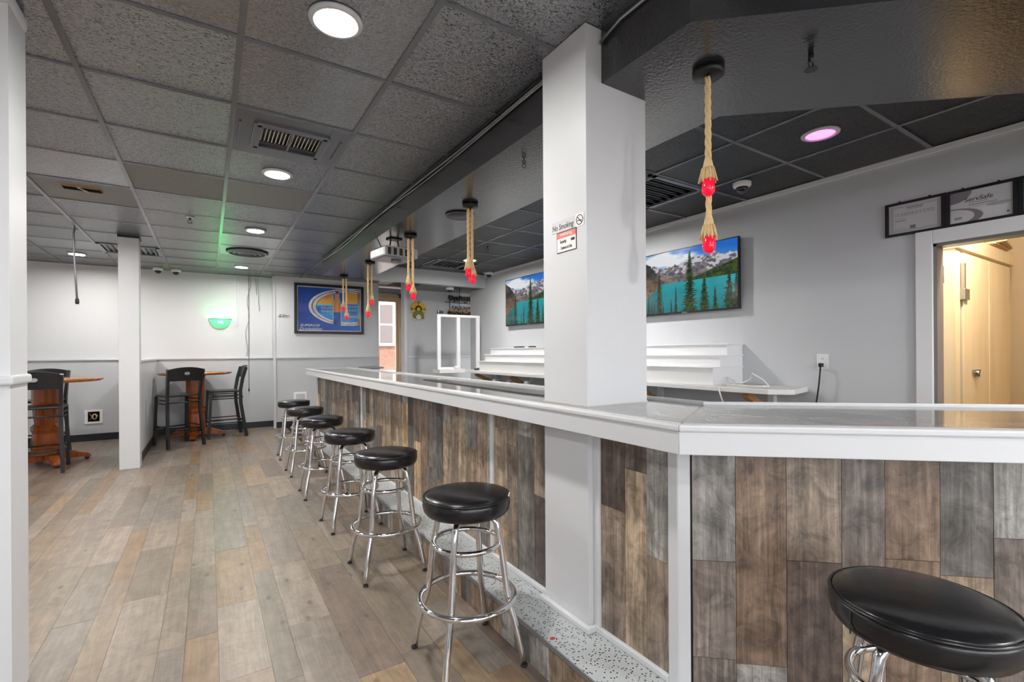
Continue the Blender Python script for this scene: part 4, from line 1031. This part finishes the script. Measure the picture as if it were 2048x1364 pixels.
for k in range(16):
    a = k * 2 * PI / 16; rr = .15 + .012 * (k % 2)
    cxx, czz = 0, .185; d = Vector((math.cos(a), 0, math.sin(a))); nrm = Vector((-d.z, 0, d.x))
    base = Vector((cxx, 0, czz)); P = [base + d * .05 - nrm * .016, base + d * .10 - nrm * .030, base + d * rr, base + d * .10 + nrm * .030, base + d * .05 + nrm * .016]
    B().add([p + Vector((0, -.012 - .004 * (k % 2), 0)) for p in P] + [p + Vector((0, -.004, 0)) for p in P], [(0, 1, 2, 3, 4), (9, 8, 7, 6, 5)] + [(i, 5 + i, 5 + (i + 1) % 5, (i + 1) % 5) for i in range(5)]).build('petal', M['yellow'] if (k % 4 or k > 12) else M['leaf'], sf)
def diskxz(cx, cz, r, y0, y1, n=18, sx=1.0):
    b = B(); P = [(cx + sx * r * math.cos(2 * PI * k / n), cz + r * math.sin(2 * PI * k / n)) for k in range(n)]
    return b.add([(p[0], y0, p[1]) for p in P] + [(p[0], y1, p[1]) for p in P], [list(range(n)), list(range(n, 2 * n))[::-1]] + [(i, n + i, n + (i + 1) % n, (i + 1) % n) for i in range(n)])
diskxz(0, .185, .062, -.02, -.004).build('seed_head', M['brown'], sf); diskxz(0, .185, .03, -.025, -.02).build('seed_centre', M['yellow'], sf)
diskxz(0, .085, .085, -.022, 0, 18, 1.15).build('hat', M['leaf'], sf); diskxz(0, .045, .045, -.026, -.02, 14).build('beard', M['paper'], sf)
B().box(-.10, .10, -.018, 0, 0, .022).build('banner', M['paper'], sf); diskxz(.085, .035, .022, -.02, -.004, 10).build('ladybird', M['red'], sf)
# small chrome opener on the poster wall
op = empty('wall_bracket', (1.08, YP, 1.885)); tag(op, 'small chrome bracket on the wall next to the blue poster', 'bracket')
bev(B().box(-.085, .085, -.006, 0, -.024, .024).build('plate', M['chrome'], op), .002); B().tube([(-.07, -.02, 0), (.075, -.02, 0)], .008, 8).build('rod', M['chrome'], op); B().tube([(.06, -.005, 0), (.06, -.02, 0)], .006, 6).build('stud', M['chrome'], op)

# wall boxes, outlets and cords
wb = empty('outlet_box', (-1.404, YF - .012, .35)); tag(wb, 'open outlet box with loose wires in the grey wainscot', 'outlet')
for (x0, x1, z0, z1) in ((-.10, -.066, -.10, .10), (.066, .10, -.10, .10), (-.066, .066, -.10, -.072), (-.066, .066, .072, .10)): B().box(x0, x1, -.012, 0, z0, z1).build('frame_rail', M['trimw'], wb)
B().box(-.068, .068, -.004, 0, -.074, .074).build('hollow_shade', M['hollow_shade'], wb)  # flat dark sheet, the box's inner shade is its colour
B().tube([(.03 * math.cos(k * .5) * (1 - k * .02) + .01, -.012 - .001 * k, .036 * math.sin(k * .5)) for k in range(22)], .006, 6).build('wire', M['rope'], wb)
B().tube([(-.05, -.008, .05), (-.02, -.015, .0), (-.045, -.01, -.05)], .004, 6).build('wire', M['greymetal'], wb)
ob = empty('cover_plate', (1.33, YP - .012, .51)); tag(ob, 'white framed wall plate behind the farthest bar stool', 'outlet')
bev(B().box(-.105, .105, -.012, 0, -.075, .075).build('plate', M['trimw'], ob), .004); B().box(-.07, .07, -.016, -.011, -.05, .045).build('insert', M['wains'], ob)
oc = empty('wall_outlet', (XW, 1.775, 1.162)); tag(oc, 'white wall outlet with a black plug, beside the back bar shelf', 'outlet')
bev(B().box(-.006, 0, -.042, .042, -.058, .058).build('plate', M['trimw'], oc), .003)
for z in (.022, -.022): 
    sk = B().box(-.0085, -.005, -.016, .016, z - .014, z + .014).build('socket', M['trimw'], oc)
    for s in (-1, 1): B().box(-.0092, -.008, s * .006 - .0012, s * .006 + .0012, z - .004, z + .006).build('slot', M['ink'], sk)
pg = empty('power_cord', (XW - .02, 1.775, 1.11)); tag(pg, 'black power cord hanging from the wall outlet', 'cord')
bev(B().box(-.03, .008, -.012, .012, .012, .042).build('plug', M['black'], pg), .005)
B().tube([(-.02, 0, .014), (-.025, .002, -.05), (-.022, .012, -.14), (-.02, .03, -.26), (-.02, .035, -.40), (-.018, .03, -1.09)], .006, 8).build('lead', M['black'], pg)
# cords by the far wall and hanging cable
q = onz(150, 455, ZC); hc = empty('hanging_cable', (q.x, q.y, ZC)); tag(hc, 'grey cable with a plug hanging from the ceiling by the slim post', 'cable')
ze = zat(q.x, q.y, 608) - ZC
B().tube([(0, 0, 0), (-.012, 0, -.06), (-.008, 0, -.25), (0, 0, ze * .6), (.012, 0, ze + .05)], .009, 8).build('lead', M['greymetal'], hc); B().lathe([(.014, 0), (.017, .015), (.016, .05), (.009, .06)], 12, (.013, 0, ze)).build('plug', M['black'], hc)
wc = empty('dangling_cords', (.55, YF - .04, 1.0)); tag(wc, 'thin grey cords dangling down the far wall beside the poster corner', 'cord')
def wcord(u0, v0, u1, v1, r, wob=0.0, m='greymetal'):
    a = ony(u0, v0, YF - .05); c = ony(u1, v1, YF - .05); k = 14
    B().tube([(a.x + (c.x - a.x) * i / k + wob * math.sin(i * 1.1) - .55, -.01, a.z + (c.z - a.z) * i / k - 1.0) for i in range(k + 1)], r, 6).build('cord', M[m], wc)
wcord(497, 552, 498, 778, .006); wcord(499, 552, 492, 712, .004, .022); wcord(511, 552, 513, 590, .004); wcord(515, 552, 518, 622, .004, .004)
e_ = ony(498, 779, YF - .05); B().lathe([(.010, -.03), (.012, 0), (.006, .02)], 8, (e_.x - .55, -.01, e_.z - 1.0)).build('plug', M['black'], wc)
a_ = ony(475, 553, YF); c_ = ony(477, 652, YF)
rw = tag(bev(B().box(a_.x - .014, a_.x + .014, YF - .018, YF, c_.z, ZC).build('cable_raceway', M['white']), .003), 'white cable raceway running down the far wall by the green sconce', 'raceway')

# ================================================================== BACK BAR
sh = empty('back_shelf', (3.7, 4.5, .9)); tag(sh, 'long white back-bar shelf on timber brackets along the grey wall', 'shelf')
def shp(b, n, m, be=0):
    o = b.build(n, m, sh); o.matrix_parent_inverse = Matrix.Translation((-3.7, -4.5, -.9))
    if be: bev(o, be)
    return o
shp(B().prism([(3.45, 7.1), (3.45, 1.92), (3.58, 1.80), (XW, 1.88), (XW, 7.1)], .925, .962), 'shelf_board', M['trimw'], .004)
shp(B().prism([(3.455, 6.7), (3.455, 1.93), (3.58, 1.815), (3.93, 1.895), (3.93, 6.7)], .962, .966), 'shelf_liner', M['grout'])
shp(B().box(3.02, 3.46, 6.80, 7.08, .925, .985), 'shelf_return', M['trimw'], .004)
for y in (2.15, 3.3, 4.5, 5.6, 6.6):
    br = B(); br.bar((XW - .04, y, .73), (3.54, y, .91), .05, .05); shp(br, 'bracket_brace', M['timber'])
    shp(B().box(XW - .05, XW, y - .025, y + .025, .705, .925), 'bracket_post', M['trimw'])
rs_ = empty('bottle_riser', (3.75, 4.43, .966)); tag(rs_, 'white three-step bottle riser on the back-bar shelf', 'riser')
def rp(b, n, m, be=0):
    o = b.build(n, m, rs_); o.matrix_parent_inverse = Matrix.Translation((-3.75, -4.43, -.966))
    if be: bev(o, be)
    return o
for k, (xf, z0, z1) in enumerate(((3.52, .966, 1.115), (3.62, 1.115, 1.215), (3.72, 1.215, 1.312))):
    rp(B().box(xf, XW - .003, 2.42, 6.44, z0, z1 - .012), 'step_box', M['trimw'])
    rp(B().box(xf - .012, XW - .003, 2.408, 6.452, z1 - .012, z1), 'step_tread', M['trimw'], .003)
# white frame standing at the shelf end
ff = empty('display_rack', (3.42, 6.95, .985)); tag(ff, 'white painted open frame of thin posts standing on the shelf end', 'frame')
for xx in (3.07, 3.41, 3.77):
    z0 = -.0 if xx < 3.5 else -.019
    bev(B().box(xx - .03 - 3.42, xx + .03 - 3.42, -.02, .02, z0 if xx < 3.44 else -.019, .83).build('post', M['trimw'], ff), .003)
bev(B().box(3.04 - 3.42, 3.80 - 3.42, -.022, .022, .83, .87).build('top_rail', M['trimw'], ff), .003)
B().box(3.04 - 3.42, 3.38 - 3.42, -.018, .018, 0, .03).build('bottom_rail', M['trimw'], ff)
cq = empty('clock_radio', (3.10, 6.95, 1.855)); tag(cq, 'small dark gadget on top of the white frame', 'gadget')
bev(B().box(-.05, .05, -.03, .03, 0, .06).build('case', M['galv'], cq), .015, 3); B().box(-.035, .035, -.032, -.028, .015, .045).build('display', M['black'], cq)
# things on shelf and riser
def remote(x, y, z, rz, label, l=.2):
    t = empty('remote_control', (x, y, z), rz); tag(t, label, 'remote', 'remote controls on the riser')
    bev(B().box(-.022, .022, -l / 2, l / 2, 0, .018).build('case', M['black'], t), .005)
    for k in range(4): B().box(-.012, .012, -l / 2 + .03 + k * .03, -l / 2 + .045 + k * .03, .018, .020).build('button', M['greymetal'], t)
remote(3.80, 5.75, 1.312, .1, 'black remote lying on the riser top, the one nearer the beam'); remote(3.80, 5.42, 1.312, -.15, 'black remote lying on the riser top, the one nearer the column', .16)
tr = empty('shelf_tray', (3.60, 6.62, .966)); tag(tr, 'small grey tray of odds and ends beside the riser', 'tray')
B().lathe([(.0, 0), (.06, 0), (.085, .03), (.08, .03), (.055, .006), (0, .006)], 20).build('dish', M['galv'], tr); B().box(-.02, .03, -.03, .03, .006, .035).build('packet', M['black'], tr)
bx_ = empty('white_cup', (3.35, 6.88, .985)); tag(bx_, 'small white cup on the shelf end', 'cup'); B().lathe([(0, 0), (.03, 0), (.04, .05), (.036, .05), (.028, .004)], 16).build('body', M['trimw'], bx_)
# loose wires on the shelf end
lw = empty('loose_wire', (3.68, 2.15, .966)); tag(lw, 'tangle of thin white wire on the bare end of the shelf', 'wire')
B().tube([(.02, .2, .006), (-.02, .1, .02), (.03, .06, .05), (-.01, .02, .10), (.02, -.06, .05), (-.05, -.14, .006), (-.12, -.02, .006), (-.08, .10, .008), (-.14, .16, .006)], .005, 7).build('wire', M['trimw'], lw)
B().tube([(.0, .18, .006), (.04, .2, .03), (.02, .26, .06), (-.03, .22, .03), (-.08, .12, .006)], .004, 7).build('wire', M['trimw'], lw)
ww_ = onx(1440, 782, 3.44); tag(B().tube([(3.445, ww_.y, .955), (3.425, ww_.y, .945), (3.425, ww_.y - .02, .88), (3.43, ww_.y - .05, .80)], .006, 8).build('shelf_cable', M['trimw']), 'white cord drooping over the front of the back-bar shelf', 'cord')
# stainless under-counter units
def unit_(y0, y1, label, z=.86):
    t = empty('underbar_sink', (1.95, (y0 + y1) / 2, 0)); tag(t, label, 'sink', 'stainless under-bar units')
    h = (y1 - y0) / 2
    for (x0, x1, ya, yb) in ((-.20, -.15, -h, h), (.17, .22, -h, h), (-.15, .17, -h, -h + .05), (-.15, .17, h - .05, h)): B().box(x0, x1, ya, yb, z - .03, z).build('rim', M['steel'], t)
    B().box(-.15, .17, -h + .05, h - .05, z - .25, z - .245).build('basin_floor', M['steel'], t)
    B().box(-.2, -.185, -h, h, .0, z + .1).build('back_splash', M['steel'], t)
    for sx in (-.17, .19):
        for sy in (-1, 1): B().tube([(sx, sy * (h - .03), 0), (sx, sy * (h - .03), z - .03)], .018, 10).build('leg', M['steel'], t)
unit_(1.75, 2.9, 'stainless under-bar sink behind the column'); unit_(3.0, 4.6, 'stainless under-bar sink past the column', .88)
bc = empty('back_counter', (3.6, 4.4, 0)); tag(bc, 'low steel-topped back-bar cabinet under the long shelf', 'cabinet')
B().box(-.25, .28, -1.55, 2.5, .05, .66).build('body', M['wains'], bc); bev(B().box(-.28, .29, -1.58, 2.53, .66, .70).build('steel_top', M['steel'], bc), .004)
for k in range(4): bev(B().box(-.262, -.25, -1.5 + k, -.54 + k, .1, .62).build('cabinet_door', M['white'], bc), .003)
for k, (y, r, h) in enumerate(((5.9, .06, .16), (5.55, .05, .14), (5.1, .055, .17))):
    j = empty('plastic_jar', (3.5, y, .70)); tag(j, ('clear plastic jar under the long shelf, nearest the white frame', 'clear plastic jar of red straws under the long shelf', 'clear plastic jar under the long shelf, nearest the column')[k], 'jar', 'clear jars under the shelf')
    B().lathe([(0, 0), (r, 0), (r, h * .8), (r * .8, h), (r * .78, h), (r * .95, h * .8), (r * .95, .006), (0, .006)], 20).build('body', M['poly'], j)
    if k == 1:
        for q in range(5): B().tube([(-.02 + q * .01, 0, .01), (-.03 + q * .015, .01, h + .03)], .004, 6).build('straw', M['red'] if q % 2 else M['white'], j)
# dark sheets lying on the counter
def flat_on_counter(pix, z, th, name, m, label, cat):
    P = [onz(u, v, z) for u, v in pix]
    return tag(B().prism([(p.x, p.y) for p in P], z, z + th).build(name, M[m]), label, cat)
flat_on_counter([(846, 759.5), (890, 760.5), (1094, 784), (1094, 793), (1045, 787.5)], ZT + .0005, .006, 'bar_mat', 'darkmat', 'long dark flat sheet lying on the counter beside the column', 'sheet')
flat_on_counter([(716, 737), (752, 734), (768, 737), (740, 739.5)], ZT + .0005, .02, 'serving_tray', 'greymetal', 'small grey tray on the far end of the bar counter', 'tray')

# ================================================================== CLOSET
cbn = empty('storage_cabinet', (4.4, 1.125, 0)); tag(cbn, 'tall pale plywood storage cabinet inside the closet', 'cabinet')
W_, D_, HC = 1.40, .55, 1.957
B().box(0, W_, .02, D_, 0, HC).build('carcass', M['ply'], cbn)
bev(B().box(-.012, W_ + .01, -.02, D_, HC, 2.06).build('cornice', M['ply'], cbn), .004)
B().box(0, .10, 0, .02, 0, HC).build('stile', M['ply'], cbn)
d1 = bev(B().box(.125, .72, -.012, .02, .05, HC - .02).build('cabinet_door', M['ply'], cbn), .003); d2 = bev(B().box(.728, 1.32, -.012, .02, .05, HC - .02).build('cabinet_door', M['ply'], cbn), .003)
B().box(.102, .123, .004, .02, 0, HC - .02).build('door_gap', M['panelback'], cbn)
hs_ = empty('hasp_origin', (0, 0, 0)); bpy.data.objects.remove(hs_)
B().box(.108, .135, -.022, 0, 1.60, 1.86).build('hasp_strap', M['steel'], cbn); bev(B().box(.085, .19, -.03, -.0, 1.60, 1.68).build('hasp_plate', M['steel'], cbn), .004)
B().box(.30, .44, -.028, -.012, 1.075, 1.10).build('latch', M['steel'], d1); B().lathe([(.012, 0), (.012, .04)], 10, (.36, -.03, 1.05)).build('latch_bolt', M['steel'], d1)
B().box(-.008, 0, .06, .10, 1.72, 1.84).build('hinge', M['galv'], cbn)
bo = empty('paper_carton', (5.0, 1.42, 2.06)); tag(bo, 'orange cardboard carton on top of the plywood cabinet', 'carton')
bev(B().box(-.2, .2, -.12, .12, 0, .16).build('box_body', M['orange'], bo), .004); B().obb((0, -.15, .18), (.2, 0, 0), (0, .07, .03), (0, -.001, .002)).build('flap', M['orange'], bo)
b2 = empty('paper_carton', (5.45, 1.44, 2.06)); tag(b2, 'tan cardboard carton with raised flaps on top of the plywood cabinet', 'carton')
B().box(-.16, .16, -.12, .12, 0, .12).build('box_body', M['orange'], b2); B().obb((.1, -.10, .18), (.09, 0, .05), (0, .02, .06), (0, .002, 0)).build('flap', M['timber'], b2)
for k in range(4):
    tag(B().obb((5.35 + .05 * k, 1.16 - .01 * k, 2.066 + .012 * k), (.24, .01 * k, .0), (0, .06, 0), (0, 0, .005)).build('loose_board', M['paper'] if k % 2 else M['timber']), ('lowest thin wooden strip on the plywood cabinet edge', 'second thin strip, pale, stacked on the plywood cabinet edge', 'third thin strip, wooden, stacked on the plywood cabinet edge', 'topmost pale strip stacked on the plywood cabinet edge')[k], 'board', 'loose strips on the closet cabinet')
cg = empty('closet_lamp', (4.19, .72, 2.40)); tag(cg, 'warm globe lamp on the closet ceiling, hidden above the doorway', 'light')
B().lathe([(.05, 0), (.055, -.02), (.04, -.03)], 20).build('base', M['white'], cg)
B().lathe([(0, -.13), (.04, -.12), (.06, -.085), (.055, -.05), (.035, -.03)], 20).build('globe', glow('warm_globe', (255, 236, 206), 480.0), cg)
bpy.context.view_layer.update()
